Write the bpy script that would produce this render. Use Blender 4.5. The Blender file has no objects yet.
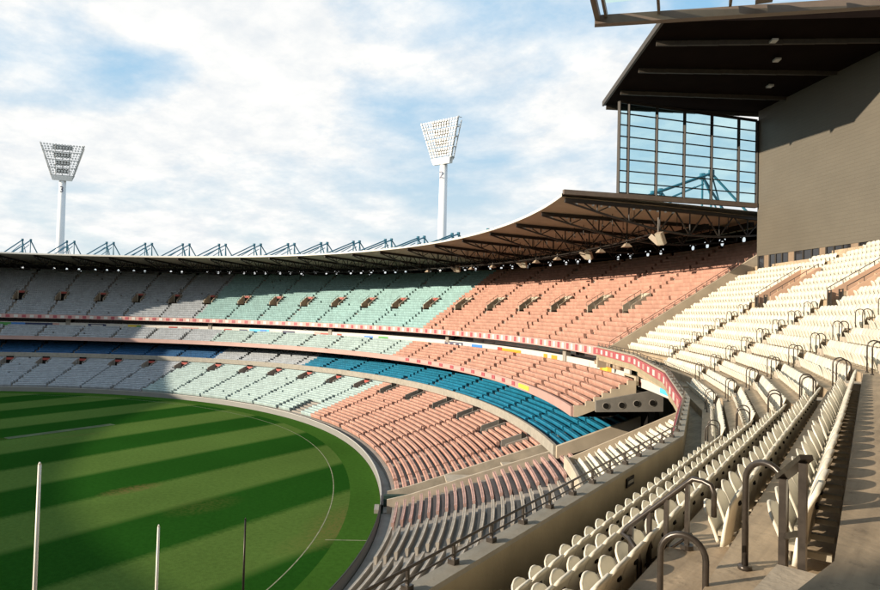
import bpy, bmesh, math, random
import numpy as np
from mathutils import Vector, Matrix

random.seed(7)
R = math.radians
scene = bpy.context.scene
col = scene.collection

# ------------------------------------------------------------------ camera
YAW, PIT, ROL = 2.246508, 0.0255779, 0.0247636
CAM = Vector((115.46688, -9.04565, 21.66097))
cam_data = bpy.data.cameras.new('camera')
cam_data.sensor_fit = 'HORIZONTAL'
cam_data.sensor_width = 36.0
cam_data.lens = 642.797 / 880 * 36
cam_data.clip_start = 0.05
cam_data.clip_end = 6000
cam = bpy.data.objects.new('camera', cam_data)
col.objects.link(cam)
fw = Vector((math.cos(YAW) * math.cos(PIT), math.sin(YAW) * math.cos(PIT), math.sin(PIT)))
rt = Vector((math.sin(YAW), -math.cos(YAW), 0))
upv = rt.cross(fw)
r2 = rt * math.cos(ROL) + upv * math.sin(ROL)
u2 = -rt * math.sin(ROL) + upv * math.cos(ROL)
M = Matrix(((r2.x, u2.x, -fw.x, CAM.x), (r2.y, u2.y, -fw.y, CAM.y), (r2.z, u2.z, -fw.z, CAM.z), (0, 0, 0, 1)))
cam.matrix_world = M
scene.camera = cam

# ------------------------------------------------------------------ sky and sun
SUN_AZ, SUN_EL = R(237), R(15.0)
world = bpy.data.worlds.new('World')
scene.world = world
world.use_nodes = True
wt = world.node_tree
for n in list(wt.nodes): wt.nodes.remove(n)
def wn(t, **k):
    n = wt.nodes.new(t)
    for a, b in k.items(): setattr(n, a, b)
    return n
out = wn('ShaderNodeOutputWorld'); bg = wn('ShaderNodeBackground')
sky = wn('ShaderNodeTexSky', sky_type='NISHITA', sun_disc=False)
sky.sun_elevation = SUN_EL
sky.sun_rotation = (math.pi / 2 - SUN_AZ) % (2 * math.pi)
sky.air_density = 1.0; sky.dust_density = 1.2; sky.ozone_density = 1.0
bg.inputs['Strength'].default_value = 0.056
tc = wn('ShaderNodeTexCoord')
sep = wn('ShaderNodeSeparateXYZ'); wt.links.new(tc.outputs['Generated'], sep.inputs[0])
den = wn('ShaderNodeMath', operation='ADD'); den.inputs[1].default_value = 0.22
mx = wn('ShaderNodeMath', operation='MAXIMUM'); mx.inputs[1].default_value = 0.0
wt.links.new(sep.outputs['Z'], mx.inputs[0]); wt.links.new(mx.outputs[0], den.inputs[0])
dx = wn('ShaderNodeMath', operation='DIVIDE'); dy = wn('ShaderNodeMath', operation='DIVIDE')
wt.links.new(sep.outputs['X'], dx.inputs[0]); wt.links.new(den.outputs[0], dx.inputs[1])
wt.links.new(sep.outputs['Y'], dy.inputs[0]); wt.links.new(den.outputs[0], dy.inputs[1])
cmb = wn('ShaderNodeCombineXYZ'); wt.links.new(dx.outputs[0], cmb.inputs[0]); wt.links.new(dy.outputs[0], cmb.inputs[1])
n1 = wn('ShaderNodeTexNoise'); n1.inputs['Scale'].default_value = 1.55; n1.inputs['Detail'].default_value = 9; n1.inputs['Roughness'].default_value = 0.55
n1.inputs['Distortion'].default_value = 0.35
n2 = wn('ShaderNodeTexNoise'); n2.inputs['Scale'].default_value = 0.75; n2.inputs['Detail'].default_value = 3
n3 = wn('ShaderNodeTexNoise'); n3.inputs['Scale'].default_value = 6.0; n3.inputs['Detail'].default_value = 8; n3.inputs['Roughness'].default_value = 0.65
for n in (n1, n2, n3): wt.links.new(cmb.outputs[0], n.inputs['Vector'])
ad = wn('ShaderNodeMath', operation='ADD'); wt.links.new(n1.outputs['Fac'], ad.inputs[0]); wt.links.new(n2.outputs['Fac'], ad.inputs[1])
mm = wn('ShaderNodeMath', operation='MULTIPLY_ADD'); mm.inputs[1].default_value = 0.26
wt.links.new(n3.outputs['Fac'], mm.inputs[0]); wt.links.new(ad.outputs[0], mm.inputs[2])
ramp = wn('ShaderNodeValToRGB')
ramp.color_ramp.elements[0].position = 0.37; ramp.color_ramp.elements[0].color = (0, 0, 0, 1)
ramp.color_ramp.elements[1].position = 0.50; ramp.color_ramp.elements[1].color = (1, 1, 1, 1)
hal = wn('ShaderNodeMath', operation='MULTIPLY'); hal.inputs[1].default_value = 0.44
el_ = wn('ShaderNodeMath', operation='MULTIPLY_ADD'); el_.inputs[1].default_value = -0.26
wt.links.new(mx.outputs[0], el_.inputs[0]); wt.links.new(mm.outputs[0], el_.inputs[2])
wt.links.new(el_.outputs[0], hal.inputs[0]); wt.links.new(hal.outputs[0], ramp.inputs[0])
cl = wn('ShaderNodeValToRGB')
cl.color_ramp.elements[0].position = 0.35; cl.color_ramp.elements[0].color = (9.0, 9.4, 9.7, 1)
cl.color_ramp.elements[1].position = 0.62; cl.color_ramp.elements[1].color = (11.2, 11.1, 10.8, 1)
wt.links.new(n3.outputs['Fac'], cl.inputs[0])
lo = wn('ShaderNodeMapRange'); lo.interpolation_type = 'SMOOTHSTEP'; lo.inputs[1].default_value = 0.02; lo.inputs[2].default_value = 0.42
wt.links.new(mx.outputs[0], lo.inputs[0])
gap = wn('ShaderNodeMix', data_type='RGBA'); gap.inputs[6].default_value = (8.2, 9.6, 10.3, 1); gap.inputs[7].default_value = (3.9, 7.4, 10.6, 1)
wt.links.new(lo.outputs[0], gap.inputs[0])
haze = wn('ShaderNodeMix', data_type='RGBA'); haze.inputs[0].default_value = 0.8
wt.links.new(gap.outputs[2], haze.inputs[7])
wt.links.new(sky.outputs[0], haze.inputs[6])
mix = wn('ShaderNodeMix', data_type='RGBA')
wt.links.new(ramp.outputs[0], mix.inputs[0]); wt.links.new(haze.outputs[2], mix.inputs[6]); wt.links.new(cl.outputs[0], mix.inputs[7])
wt.links.new(mix.outputs[2], bg.inputs[0]); wt.links.new(bg.outputs[0], out.inputs[0])

sun_d = bpy.data.lights.new('sun', 'SUN'); sun_d.energy = 5.0; sun_d.angle = R(0.53); sun_d.color = (1.0, 0.86, 0.68)
sun = bpy.data.objects.new('sun', sun_d); col.objects.link(sun)
to_sun = Vector((math.cos(SUN_AZ) * math.cos(SUN_EL), math.sin(SUN_AZ) * math.cos(SUN_EL), math.sin(SUN_EL)))
sun.rotation_euler = to_sun.to_track_quat('Z', 'Y').to_euler()
sun.location = (0, 0, 120)

scene.render.engine = 'CYCLES'
scene.view_settings.view_transform = 'Standard'
scene.view_settings.look = 'None'
scene.view_settings.gamma = 1
scene.view_settings.exposure = 0.75
scene.cycles.max_bounces = 6
scene.cycles.diffuse_bounces = 3
scene.cycles.transparent_max_bounces = 12

# ------------------------------------------------------------------ plan curve of the bowl
CF = (77.3065, 5.9309, 1.3190, 0.3000)
_th = np.linspace(0, 2 * np.pi, 7201)
_r = sum(CF[k] * np.cos(2 * k * _th) for k in range(4))
_B = np.stack([_r * np.cos(_th), _r * np.sin(_th)], 1)
_dB = np.gradient(_B, axis=0); _dB[0] = _dB[-1] = (_B[1] - _B[-2]) / 2
_L = np.hypot(_dB[:, 0], _dB[:, 1])
_N = np.stack([_dB[:, 1], -_dB[:, 0]], 1) / _L[:, None]
_S = np.concatenate([[0], np.cumsum(np.hypot(*(_B[1:] - _B[:-1]).T))])
TOT = float(_S[-1])
def bn(s):
    s = np.asarray(s, float) % TOT
    b = np.stack([np.interp(s, _S, _B[:, 0]), np.interp(s, _S, _B[:, 1])], -1)
    n = np.stack([np.interp(s, _S, _N[:, 0]), np.interp(s, _S, _N[:, 1])], -1)
    return b, n
def at(s, d, z):
    b, n = bn(s)
    q = b + n * d
    return Vector((float(q[0]), float(q[1]), float(z)))

# ------------------------------------------------------------------ materials
def mat(name, color, rough=0.6, var=0.12, scale=1.5, bump=0.0, bscale=20, metal=0.0, island=0.0, obj=0.0, spec=0.4, trans=0.0, detail=5, coat=0.0):
    m = bpy.data.materials.new(name); m.use_nodes = True
    nt = m.node_tree; b = nt.nodes['Principled BSDF']
    b.inputs['Roughness'].default_value = rough; b.inputs['Metallic'].default_value = metal
    b.inputs['Specular IOR Level'].default_value = spec
    if trans: b.inputs['Transmission Weight'].default_value = trans
    geo = nt.nodes.new('ShaderNodeNewGeometry')
    no = nt.nodes.new('ShaderNodeTexNoise'); no.inputs['Scale'].default_value = scale; no.inputs['Detail'].default_value = detail
    no.inputs['Roughness'].default_value = 0.6
    nt.links.new(geo.outputs['Position'], no.inputs['Vector'])
    mr = nt.nodes.new('ShaderNodeMapRange'); mr.inputs[1].default_value = 0.25; mr.inputs[2].default_value = 0.75
    mr.inputs[3].default_value = 1 - var; mr.inputs[4].default_value = 1 + var
    nt.links.new(no.outputs['Fac'], mr.inputs[0])
    v = mr.outputs[0]
    def mul(v, src, amt):
        r = nt.nodes.new('ShaderNodeMapRange'); r.inputs[3].default_value = 1 - amt; r.inputs[4].default_value = 1 + amt * 0.6
        nt.links.new(src, r.inputs[0])
        k = nt.nodes.new('ShaderNodeMath'); k.operation = 'MULTIPLY'
        nt.links.new(v, k.inputs[0]); nt.links.new(r.outputs[0], k.inputs[1]); return k.outputs[0]
    if island: v = mul(v, geo.outputs['Random Per Island'], island)
    if obj:
        oi = nt.nodes.new('ShaderNodeObjectInfo'); v = mul(v, oi.outputs['Random'], obj)
    mx = nt.nodes.new('ShaderNodeVectorMath'); mx.operation = 'SCALE'
    mx.inputs[0].default_value = color[:3]
    nt.links.new(v, mx.inputs['Scale']); nt.links.new(mx.outputs[0], b.inputs['Base Color'])
    if bump:
        n2 = nt.nodes.new('ShaderNodeTexNoise'); n2.inputs['Scale'].default_value = bscale; n2.inputs['Detail'].default_value = 4
        nt.links.new(geo.outputs['Position'], n2.inputs['Vector'])
        bp = nt.nodes.new('ShaderNodeBump'); bp.inputs['Strength'].default_value = bump; bp.inputs['Distance'].default_value = 0.02
        nt.links.new(n2.outputs['Fac'], bp.inputs['Height']); nt.links.new(bp.outputs[0], b.inputs['Normal'])
    if coat: b.inputs['Coat Weight'].default_value = coat
    return m

MT = {}
MT['concrete'] = mat('concrete', (0.40, 0.345, 0.27), 0.85, 0.22, 0.9, 0.35, 14)
MT['tread'] = mat('tread_concrete', (0.25, 0.20, 0.14), 0.7, 0.28, 1.1, 0.35, 10)
MT['cream_wall'] = mat('cream_wall', (0.40, 0.335, 0.25), 0.8, 0.14, 0.6, 0.15, 12)
MT['parapet'] = mat('parapet_concrete', (0.30, 0.25, 0.165), 0.8, 0.2, 0.7, 0.25, 10)
MT['coping'] = mat('coping_concrete', (0.27, 0.25, 0.21), 0.8, 0.2, 1.4, 0.25, 16)
MT['far_concrete'] = mat('far_concrete', (0.26, 0.235, 0.205), 0.9, 0.2, 0.4)
MT['peach'] = mat('peach_wall', (0.46, 0.30, 0.21), 0.8, 0.1, 0.7)
MT['seat'] = mat('cream_plastic', (0.64, 0.60, 0.50), 0.42, 0.13, 2.2, 0.15, 40, obj=0.14, spec=0.5, detail=8)
MT['seat_far'] = mat('cream_plastic_row', (0.64, 0.60, 0.50), 0.45, 0.06, 3.0, island=0.10, spec=0.5)
MT['bracket'] = mat('seat_bracket', (0.30, 0.27, 0.21), 0.6, 0.15, 5)
MT['pink'] = mat('pink_plastic', (0.45, 0.25, 0.19), 0.5, 0.10, 0.35, island=0.16)
MT['palepink'] = mat('pale_pink_plastic', (0.37, 0.235, 0.205), 0.5, 0.10, 0.4, island=0.16)
MT['aqua'] = mat('aqua_plastic', (0.345, 0.44, 0.43), 0.5, 0.08, 0.35, island=0.14)
MT['shaded_aqua'] = mat('shaded_aqua_plastic', (0.27, 0.43, 0.425), 0.5, 0.08, 0.35, island=0.14)  # aqua deepened to turquoise, roof shade put into the colour
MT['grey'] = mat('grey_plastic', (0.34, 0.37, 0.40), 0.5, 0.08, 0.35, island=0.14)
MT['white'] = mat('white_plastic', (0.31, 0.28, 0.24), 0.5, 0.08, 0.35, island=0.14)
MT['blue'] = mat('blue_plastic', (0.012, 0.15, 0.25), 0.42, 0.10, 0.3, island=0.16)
MT['navy'] = mat('shaded_blue_plastic', (0.02, 0.085, 0.20), 0.42, 0.10, 0.3, island=0.16)  # darker copy of the blue, with the shade put into the colour
MT['black'] = mat('dark_metal', (0.028, 0.024, 0.02), 0.38, 0.3, 9, metal=0.6)
MT['frame'] = mat('window_frame_paint', (0.022, 0.018, 0.015), 0.5, 0.2, 3, spec=0.2)
MT['rail'] = mat('painted_handrail', (0.05, 0.041, 0.034), 0.32, 0.4, 12, metal=0.4, spec=0.6)
MT['steel'] = mat('truss_steel', (0.045, 0.038, 0.03), 0.55, 0.25, 3)
MT['darkgap'] = mat('dark_interior', (0.012, 0.011, 0.010), 0.95, 0.2, 1, spec=0.05)  # near-black colour stands in for the shade inside gaps and openings
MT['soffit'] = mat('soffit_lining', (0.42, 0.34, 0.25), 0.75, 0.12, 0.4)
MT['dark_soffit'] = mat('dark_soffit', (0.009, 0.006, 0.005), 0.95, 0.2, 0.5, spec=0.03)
MT['roofmetal'] = mat('roof_metal', (0.55, 0.53, 0.48), 0.45, 0.1, 0.3)
MT['edge'] = mat('roof_edge_beam', (0.13, 0.10, 0.08), 0.5, 0.15, 1.2)
MT['pinkled'] = mat('red_led', (0.34, 0.075, 0.09), 0.4, 0.05, 1)
MT['pinkpale'] = mat('pale_pink_panel', (0.48, 0.29, 0.26), 0.4, 0.05, 1)
MT['whitepanel'] = mat('white_panel', (0.55, 0.53, 0.49), 0.4, 0.05, 1)
MT['teal'] = mat('teal_paint', (0.025, 0.13, 0.19), 0.5, 0.12, 2)
MT['polewhite'] = mat('pole_white', (0.74, 0.75, 0.76), 0.45, 0.05, 0.4)
MT['headgrey'] = mat('lamp_frame', (0.42, 0.43, 0.43), 0.5, 0.1, 1)
MT['lampglass'] = mat('lamp_glass', (0.70, 0.70, 0.69), 0.3, 0.1, 2, island=0.3)
MT['lampdark'] = mat('lamp_body', (0.12, 0.12, 0.12), 0.5, 0.1, 2)
MT['post'] = mat('goal_post_paint', (0.74, 0.70, 0.62), 0.4, 0.06, 2)
MT['speaker'] = mat('speaker_case', (0.30, 0.24, 0.18), 0.6, 0.1, 2)
MT['bronze'] = mat('bronze_panel', (0.22, 0.16, 0.11), 0.5, 0.15, 1)
MT['orange'] = mat('orange_print', (0.85, 0.28, 0.03), 0.5, 0.05, 1)
MT['red'] = mat('red_print', (0.34, 0.06, 0.045), 0.5, 0.1, 1)
MT['bluep'] = mat('blue_print', (0.05, 0.20, 0.55), 0.5, 0.05, 1)
MT['navyp'] = mat('navy_print', (0.02, 0.03, 0.09), 0.5, 0.05, 1)
MT['green'] = mat('green_print', (0.08, 0.30, 0.08), 0.5, 0.05, 1)
MT['yellow'] = mat('yellow_print', (0.75, 0.55, 0.06), 0.5, 0.05, 1)
MT['cyan'] = mat('cyan_print', (0.08, 0.45, 0.75), 0.5, 0.05, 1)
MT['fence'] = mat('fence_panel', (0.20, 0.195, 0.185), 0.6, 0.06, 0.5)
MT['paint'] = mat('line_paint', (0.21, 0.21, 0.12), 0.9, 0.5, 1.5)

def glass_mat(name, tint, rough=0.03, mixf=0.12):
    m = bpy.data.materials.new(name); m.use_nodes = True
    nt = m.node_tree; nt.nodes.remove(nt.nodes['Principled BSDF'])
    o = nt.nodes['Material Output']
    t = nt.nodes.new('ShaderNodeBsdfTransparent'); t.inputs[0].default_value = (*tint, 1)
    g = nt.nodes.new('ShaderNodeBsdfGlossy'); g.inputs['Roughness'].default_value = rough; g.inputs[0].default_value = (0.9, 0.95, 1, 1)
    fr = nt.nodes.new('ShaderNodeFresnel'); fr.inputs[0].default_value = 1.35
    x = nt.nodes.new('ShaderNodeMixShader')
    nt.links.new(fr.outputs[0], x.inputs[0]); nt.links.new(t.outputs[0], x.inputs[1]); nt.links.new(g.outputs[0], x.inputs[2])
    nt.links.new(x.outputs[0], o.inputs[0]); return m
MT['glass'] = glass_mat('tinted_glass', (0.58, 0.82, 0.88))
def pane_mat():
    m = bpy.data.materials.new('frosted_roof_glass'); m.use_nodes = True
    nt = m.node_tree; nt.nodes.remove(nt.nodes['Principled BSDF']); o = nt.nodes['Material Output']
    t = nt.nodes.new('ShaderNodeBsdfTransparent'); t.inputs[0].default_value = (0.75, 0.9, 0.82, 1)
    d = nt.nodes.new('ShaderNodeBsdfTranslucent'); d.inputs[0].default_value = (0.68, 0.80, 0.72, 1)
    x = nt.nodes.new('ShaderNodeMixShader'); x.inputs[0].default_value = 0.6
    nt.links.new(t.outputs[0], x.inputs[1]); nt.links.new(d.outputs[0], x.inputs[2]); nt.links.new(x.outputs[0], o.inputs[0]); return m
MT['frosted'] = pane_mat()
MT['boxglass'] = mat('green_box_glass', (0.05, 0.085, 0.06), 0.08, 0.6, 0.9, spec=0.8)
MT['darkglass'] = mat('dark_window_glass', (0.018, 0.018, 0.02), 0.06, 0.3, 0.5, spec=0.7)

def cladding_mat():
    m = bpy.data.materials.new('metal_cladding'); m.use_nodes = True
    nt = m.node_tree; b = nt.nodes['Principled BSDF']; b.inputs['Roughness'].default_value = 0.6
    tcn = nt.nodes.new('ShaderNodeTexCoord')
    br = nt.nodes.new('ShaderNodeTexBrick'); br.inputs['Scale'].default_value = 1.0
    br.inputs['Brick Width'].default_value = 1.2; br.inputs['Row Height'].default_value = 0.35
    br.inputs['Mortar Size'].default_value = 0.012
    br.inputs['Color1'].default_value = (0.104, 0.091, 0.069, 1); br.inputs['Color2'].default_value = (0.100, 0.087, 0.066, 1)
    br.inputs['Mortar'].default_value = (0.078, 0.068, 0.051, 1)
    nt.links.new(tcn.outputs['UV'], br.inputs['Vector'])
    no = nt.nodes.new('ShaderNodeTexNoise'); no.inputs['Scale'].default_value = 0.25
    nt.links.new(tcn.outputs['UV'], no.inputs['Vector'])
    mr = nt.nodes.new('ShaderNodeMapRange'); mr.inputs[3].default_value = 0.85; mr.inputs[4].default_value = 1.15
    nt.links.new(no.outputs['Fac'], mr.inputs[0])
    sc = nt.nodes.new('ShaderNodeVectorMath'); sc.operation = 'SCALE'
    nt.links.new(br.outputs['Color'], sc.inputs[0]); nt.links.new(mr.outputs[0], sc.inputs['Scale'])
    nt.links.new(sc.outputs[0], b.inputs['Base Color'])
    bp = nt.nodes.new('ShaderNodeBump'); bp.inputs['Strength'].default_value = 0.4; bp.inputs['Distance'].default_value = 0.02; bp.invert = True
    nt.links.new(br.outputs['Fac'], bp.inputs['Height']); nt.links.new(bp.outputs[0], b.inputs['Normal'])
    return m
MT['cladding'] = cladding_mat()
def tread_mat():
    m = mat('tread_concrete_worn', (0.38, 0.295, 0.20), 0.62, 0.25, 1.1, 0.35, 10)
    nt = m.node_tree; b = nt.nodes['Principled BSDF']; N = nt.nodes.new; L = nt.links.new
    src = b.inputs['Base Color'].links[0].from_socket
    geo = N('ShaderNodeNewGeometry'); mp = N('ShaderNodeMapping'); mp.inputs['Scale'].default_value = (9.0, 0.55, 3.0); mp.inputs['Rotation'].default_value = (0, 0, 0.06)
    L(geo.outputs['Position'], mp.inputs[0])
    no = N('ShaderNodeTexNoise'); no.inputs['Scale'].default_value = 1.0; no.inputs['Detail'].default_value = 6; L(mp.outputs[0], no.inputs['Vector'])
    sp = N('ShaderNodeTexNoise'); sp.inputs['Scale'].default_value = 6.0; sp.inputs['Detail'].default_value = 8; sp.inputs['Roughness'].default_value = 0.75; L(geo.outputs['Position'], sp.inputs['Vector'])
    r1 = N('ShaderNodeMapRange'); r1.inputs[1].default_value = .3; r1.inputs[2].default_value = .7; r1.inputs[3].default_value = .78; r1.inputs[4].default_value = 1.16; L(no.outputs['Fac'], r1.inputs[0])
    r2_ = N('ShaderNodeMapRange'); r2_.inputs[1].default_value = .56; r2_.inputs[2].default_value = .68; r2_.inputs[3].default_value = 1.0; r2_.inputs[4].default_value = .62; L(sp.outputs['Fac'], r2_.inputs[0])
    mu = N('ShaderNodeMath'); mu.operation = 'MULTIPLY'; L(r1.outputs[0], mu.inputs[0]); L(r2_.outputs[0], mu.inputs[1])
    sc = N('ShaderNodeVectorMath'); sc.operation = 'SCALE'; L(src, sc.inputs[0]); L(mu.outputs[0], sc.inputs['Scale']); L(sc.outputs[0], b.inputs['Base Color'])
    return m
MT['tread'] = tread_mat()

def grass_mat(name, striped):
    m = bpy.data.materials.new(name); m.use_nodes = True
    nt = m.node_tree; b = nt.nodes['Principled BSDF']; b.inputs['Roughness'].default_value = 0.9
    b.inputs['Specular IOR Level'].default_value = 0.0
    N = nt.nodes.new; L = nt.links.new
    geo = N('ShaderNodeNewGeometry'); sp = N('ShaderNodeSeparateXYZ'); L(geo.outputs['Position'], sp.inputs[0])
    fine = N('ShaderNodeTexNoise'); fine.inputs['Scale'].default_value = 2.2; fine.inputs['Detail'].default_value = 7; fine.inputs['Roughness'].default_value = 0.7
    big = N('ShaderNodeTexNoise'); big.inputs['Scale'].default_value = 0.06; big.inputs['Detail'].default_value = 4
    L(geo.outputs['Position'], fine.inputs['Vector']); L(geo.outputs['Position'], big.inputs['Vector'])
    def math_(op, a, b_=None, c=None):
        n = N('ShaderNodeMath'); n.operation = op
        for i, x in enumerate((a, b_, c)):
            if x is None: continue
            if isinstance(x, (int, float)): n.inputs[i].default_value = x
            else: L(x, n.inputs[i])
        return n.outputs[0]
    if striped:
        u = math_('MULTIPLY_ADD', sp.outputs['Y'], 0.085, sp.outputs['X'])
        wob = math_('MULTIPLY_ADD', fine.outputs['Fac'], 1.1, u)
        ph = math_('MULTIPLY', math_('ADD', wob, -3.1), 2 * math.pi / 20.1)
        s = math_('SINE', ph)
        k = N('ShaderNodeMapRange'); k.inputs[1].default_value = -0.22; k.inputs[2].default_value = 0.22; L(s, k.inputs[0])
        mixc = N('ShaderNodeMix'); mixc.data_type = 'RGBA'
        mixc.inputs[6].default_value = (0.014, 0.060, 0.007, 1); mixc.inputs[7].default_value = (0.074, 0.124, 0.026, 1)
        L(k.outputs[0], mixc.inputs[0]); colr = mixc.outputs[2]
    else:
        rgb = N('ShaderNodeRGB'); rgb.outputs[0].default_value = (0.040, 0.098, 0.014, 1); colr = rgb.outputs[0]
    v = math_('MULTIPLY', math_('MULTIPLY_ADD', fine.outputs['Fac'], 0.9, 0.55), math_('MULTIPLY_ADD', big.outputs['Fac'], 0.5, 0.75))
    sc = N('ShaderNodeVectorMath'); sc.operation = 'SCALE'; L(colr, sc.inputs[0]); L(v, sc.inputs['Scale'])
    cur = sc.outputs[0]
    if striped:
        for (px, py, rx, ry, amt) in ((40.5, 27.8, 1.7, 4.2, 1.0), (-1.0, 31.0, 1.2, 9.0, 0.55), (4.0, 36.0, 1.0, 6.0, 0.35), (67.5, 41, 5, 10, 0.8), (69, 34, 3, 8, 0.5), (52, 30, 3, 5, .3)):
            ex = math_('DIVIDE', math_('SUBTRACT', sp.outputs['X'], px), rx); ey = math_('DIVIDE', math_('SUBTRACT', sp.outputs['Y'], py), ry)
            d2 = math_('ADD', math_('MULTIPLY', ex, ex), math_('MULTIPLY', ey, ey))
            base = math_('SUBTRACT', 1.0, d2)
            w = math_('MULTIPLY', math_('MULTIPLY_ADD', fine.outputs['Fac'], 3.2, -1.2), math_('MAXIMUM', base, 0.0))
            wv = N('ShaderNodeMath'); wv.operation = 'MULTIPLY'; wv.use_clamp = True; wv.inputs[1].default_value = amt; L(w, wv.inputs[0])
            mc = N('ShaderNodeMix'); mc.data_type = 'RGBA'; L(wv.outputs[0], mc.inputs[0]); L(cur, mc.inputs[6]); mc.inputs[7].default_value = (0.15, 0.085, 0.035, 1)
            cur = mc.outputs[2]
    L(cur, b.inputs['Base Color'])
    bp = N('ShaderNodeBump'); bp.inputs['Strength'].default_value = 0.5; bp.inputs['Distance'].default_value = 0.05
    fn2 = N('ShaderNodeTexNoise'); fn2.inputs['Scale'].default_value = 14; L(geo.outputs['Position'], fn2.inputs['Vector'])
    L(fn2.outputs['Fac'], bp.inputs['Height']); L(bp.outputs[0], b.inputs['Normal'])
    return m
MT['grass'] = grass_mat('striped_grass', True)
MT['grass2'] = grass_mat('outer_grass', False)
MT['earth'] = mat('park_ground', (0.10, 0.11, 0.07), 0.9, 0.3, 0.02)

# ------------------------------------------------------------------ object helpers
class MB:
    def __init__(s): s.v = []; s.f = []
    def quad(s, a, b, c, d):
        i = len(s.v); s.v += [tuple(a), tuple(b), tuple(c), tuple(d)]; s.f.append((i, i + 1, i + 2, i + 3))
    def hexa(s, p):     # 8 points: bottom ring 0-3, top ring 4-7
        i = len(s.v); s.v += [tuple(q) for q in p]
        for f in ((0, 3, 2, 1), (4, 5, 6, 7), (0, 1, 5, 4), (1, 2, 6, 5), (2, 3, 7, 6), (3, 0, 4, 7)):
            s.f.append(tuple(i + k for k in f))
    def box(s, c, ax, ay, az, hx, hy, hz):
        c = Vector(c); ax = Vector(ax) * hx; ay = Vector(ay) * hy; az = Vector(az) * hz
        s.hexa([c - ax - ay - az, c + ax - ay - az, c + ax + ay - az, c - ax + ay - az, c - ax - ay + az, c + ax - ay + az, c + ax + ay + az, c - ax + ay + az])
    def beam(s, a, b, w, h, up=(0, 0, 1)):
        a = Vector(a); b = Vector(b); d = (b - a); l = d.length
        if l < 1e-6: return
        d.normalize(); up = Vector(up)
        if abs(d.dot(up)) > 0.99: up = Vector((1, 0, 0))
        x = d.cross(up).normalized(); y = x.cross(d).normalized()
        s.box((a + b) / 2, x, d, y, w / 2, l / 2, h / 2)
    def tube(s, pts, r, n=8, cap=True):
        pts = [Vector(p) for p in pts]; rings = []
        rr = r if isinstance(r, (list, tuple)) else [r] * len(pts)
        prev = None
        for k, p in enumerate(pts):
            if k == 0: t = pts[1] - p
            elif k == len(pts) - 1: t = p - pts[k - 1]
            else: t = (pts[k + 1] - p).normalized() + (p - pts[k - 1]).normalized()
            t.normalize()
            if prev is None:
                ref = Vector((0, 0, 1)) if abs(t.z) < 0.9 else Vector((1, 0, 0))
                x = t.cross(ref).normalized()
            else:
                x = (prev - t * prev.dot(t)).normalized()
            prev = x; y = t.cross(x)
            i = len(s.v)
            for a in range(n):
                an = 2 * math.pi * a / n
                s.v.append(tuple(p + (x * math.cos(an) + y * math.sin(an)) * rr[k]))
            rings.append(i)
        for a, b in zip(rings[:-1], rings[1:]):
            for k in range(n): s.f.append((a + k, a + (k + 1) % n, b + (k + 1) % n, b + k))
        if cap:
            s.f.append(tuple(rings[0] + k for k in range(n))[::-1]); s.f.append(tuple(rings[-1] + k for k in range(n)))
    def mesh(s, name, m, smooth=False):
        me = bpy.data.meshes.new(name); me.from_pydata(s.v, [], s.f); me.update()
        bm = bmesh.new(); bm.from_mesh(me); bmesh.ops.recalc_face_normals(bm, faces=bm.faces); bm.to_mesh(me); bm.free()
        if m is not None: me.materials.append(m)
        if smooth: me.shade_smooth()
        return me
    def build(s, name, m, parent=None, smooth=False, **props):
        return link(name, s.mesh(name, MT[m] if isinstance(m, str) else m, smooth), parent, **props)
def link(name, me, parent=None, loc=None, **props):
    o = bpy.data.objects.new(name, me); col.objects.link(o)
    if loc is not None: o.location = loc
    if parent is not None:
        o.parent = parent
        o.matrix_parent_inverse = parent_inv(parent)
    for k, v in props.items(): o[k] = v
    return o
def parent_inv(p):
    m = Matrix.Translation(p.location) @ p.rotation_euler.to_matrix().to_4x4()
    return m.inverted()
def thing(name, label, cat, loc=(0, 0, 0), rz=0, group=None):
    o = bpy.data.objects.new(name, None); col.objects.link(o); o.location = loc; o.rotation_euler = (0, 0, rz)
    o.empty_display_size = 0.2
    o['label'] = label; o['category'] = cat
    if group: o['group'] = group
    return o
def npmesh(name, V, Fq, m, flat=True):
    me = bpy.data.meshes.new(name)
    V = np.asarray(V, np.float32); Fq = np.asarray(Fq, np.int32)
    me.vertices.add(len(V)); me.vertices.foreach_set('co', V.ravel())
    me.loops.add(Fq.size); me.loops.foreach_set('vertex_index', Fq.ravel())
    me.polygons.add(len(Fq)); me.polygons.foreach_set('loop_start', np.arange(0, Fq.size, Fq.shape[1], dtype=np.int32))
    me.polygons.foreach_set('loop_total', np.full(len(Fq), Fq.shape[1], np.int32))
    me.update(calc_edges=True); me.validate()
    if flat: me.shade_flat()
    me.materials.append(MT[m] if isinstance(m, str) else m)
    return me
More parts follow.
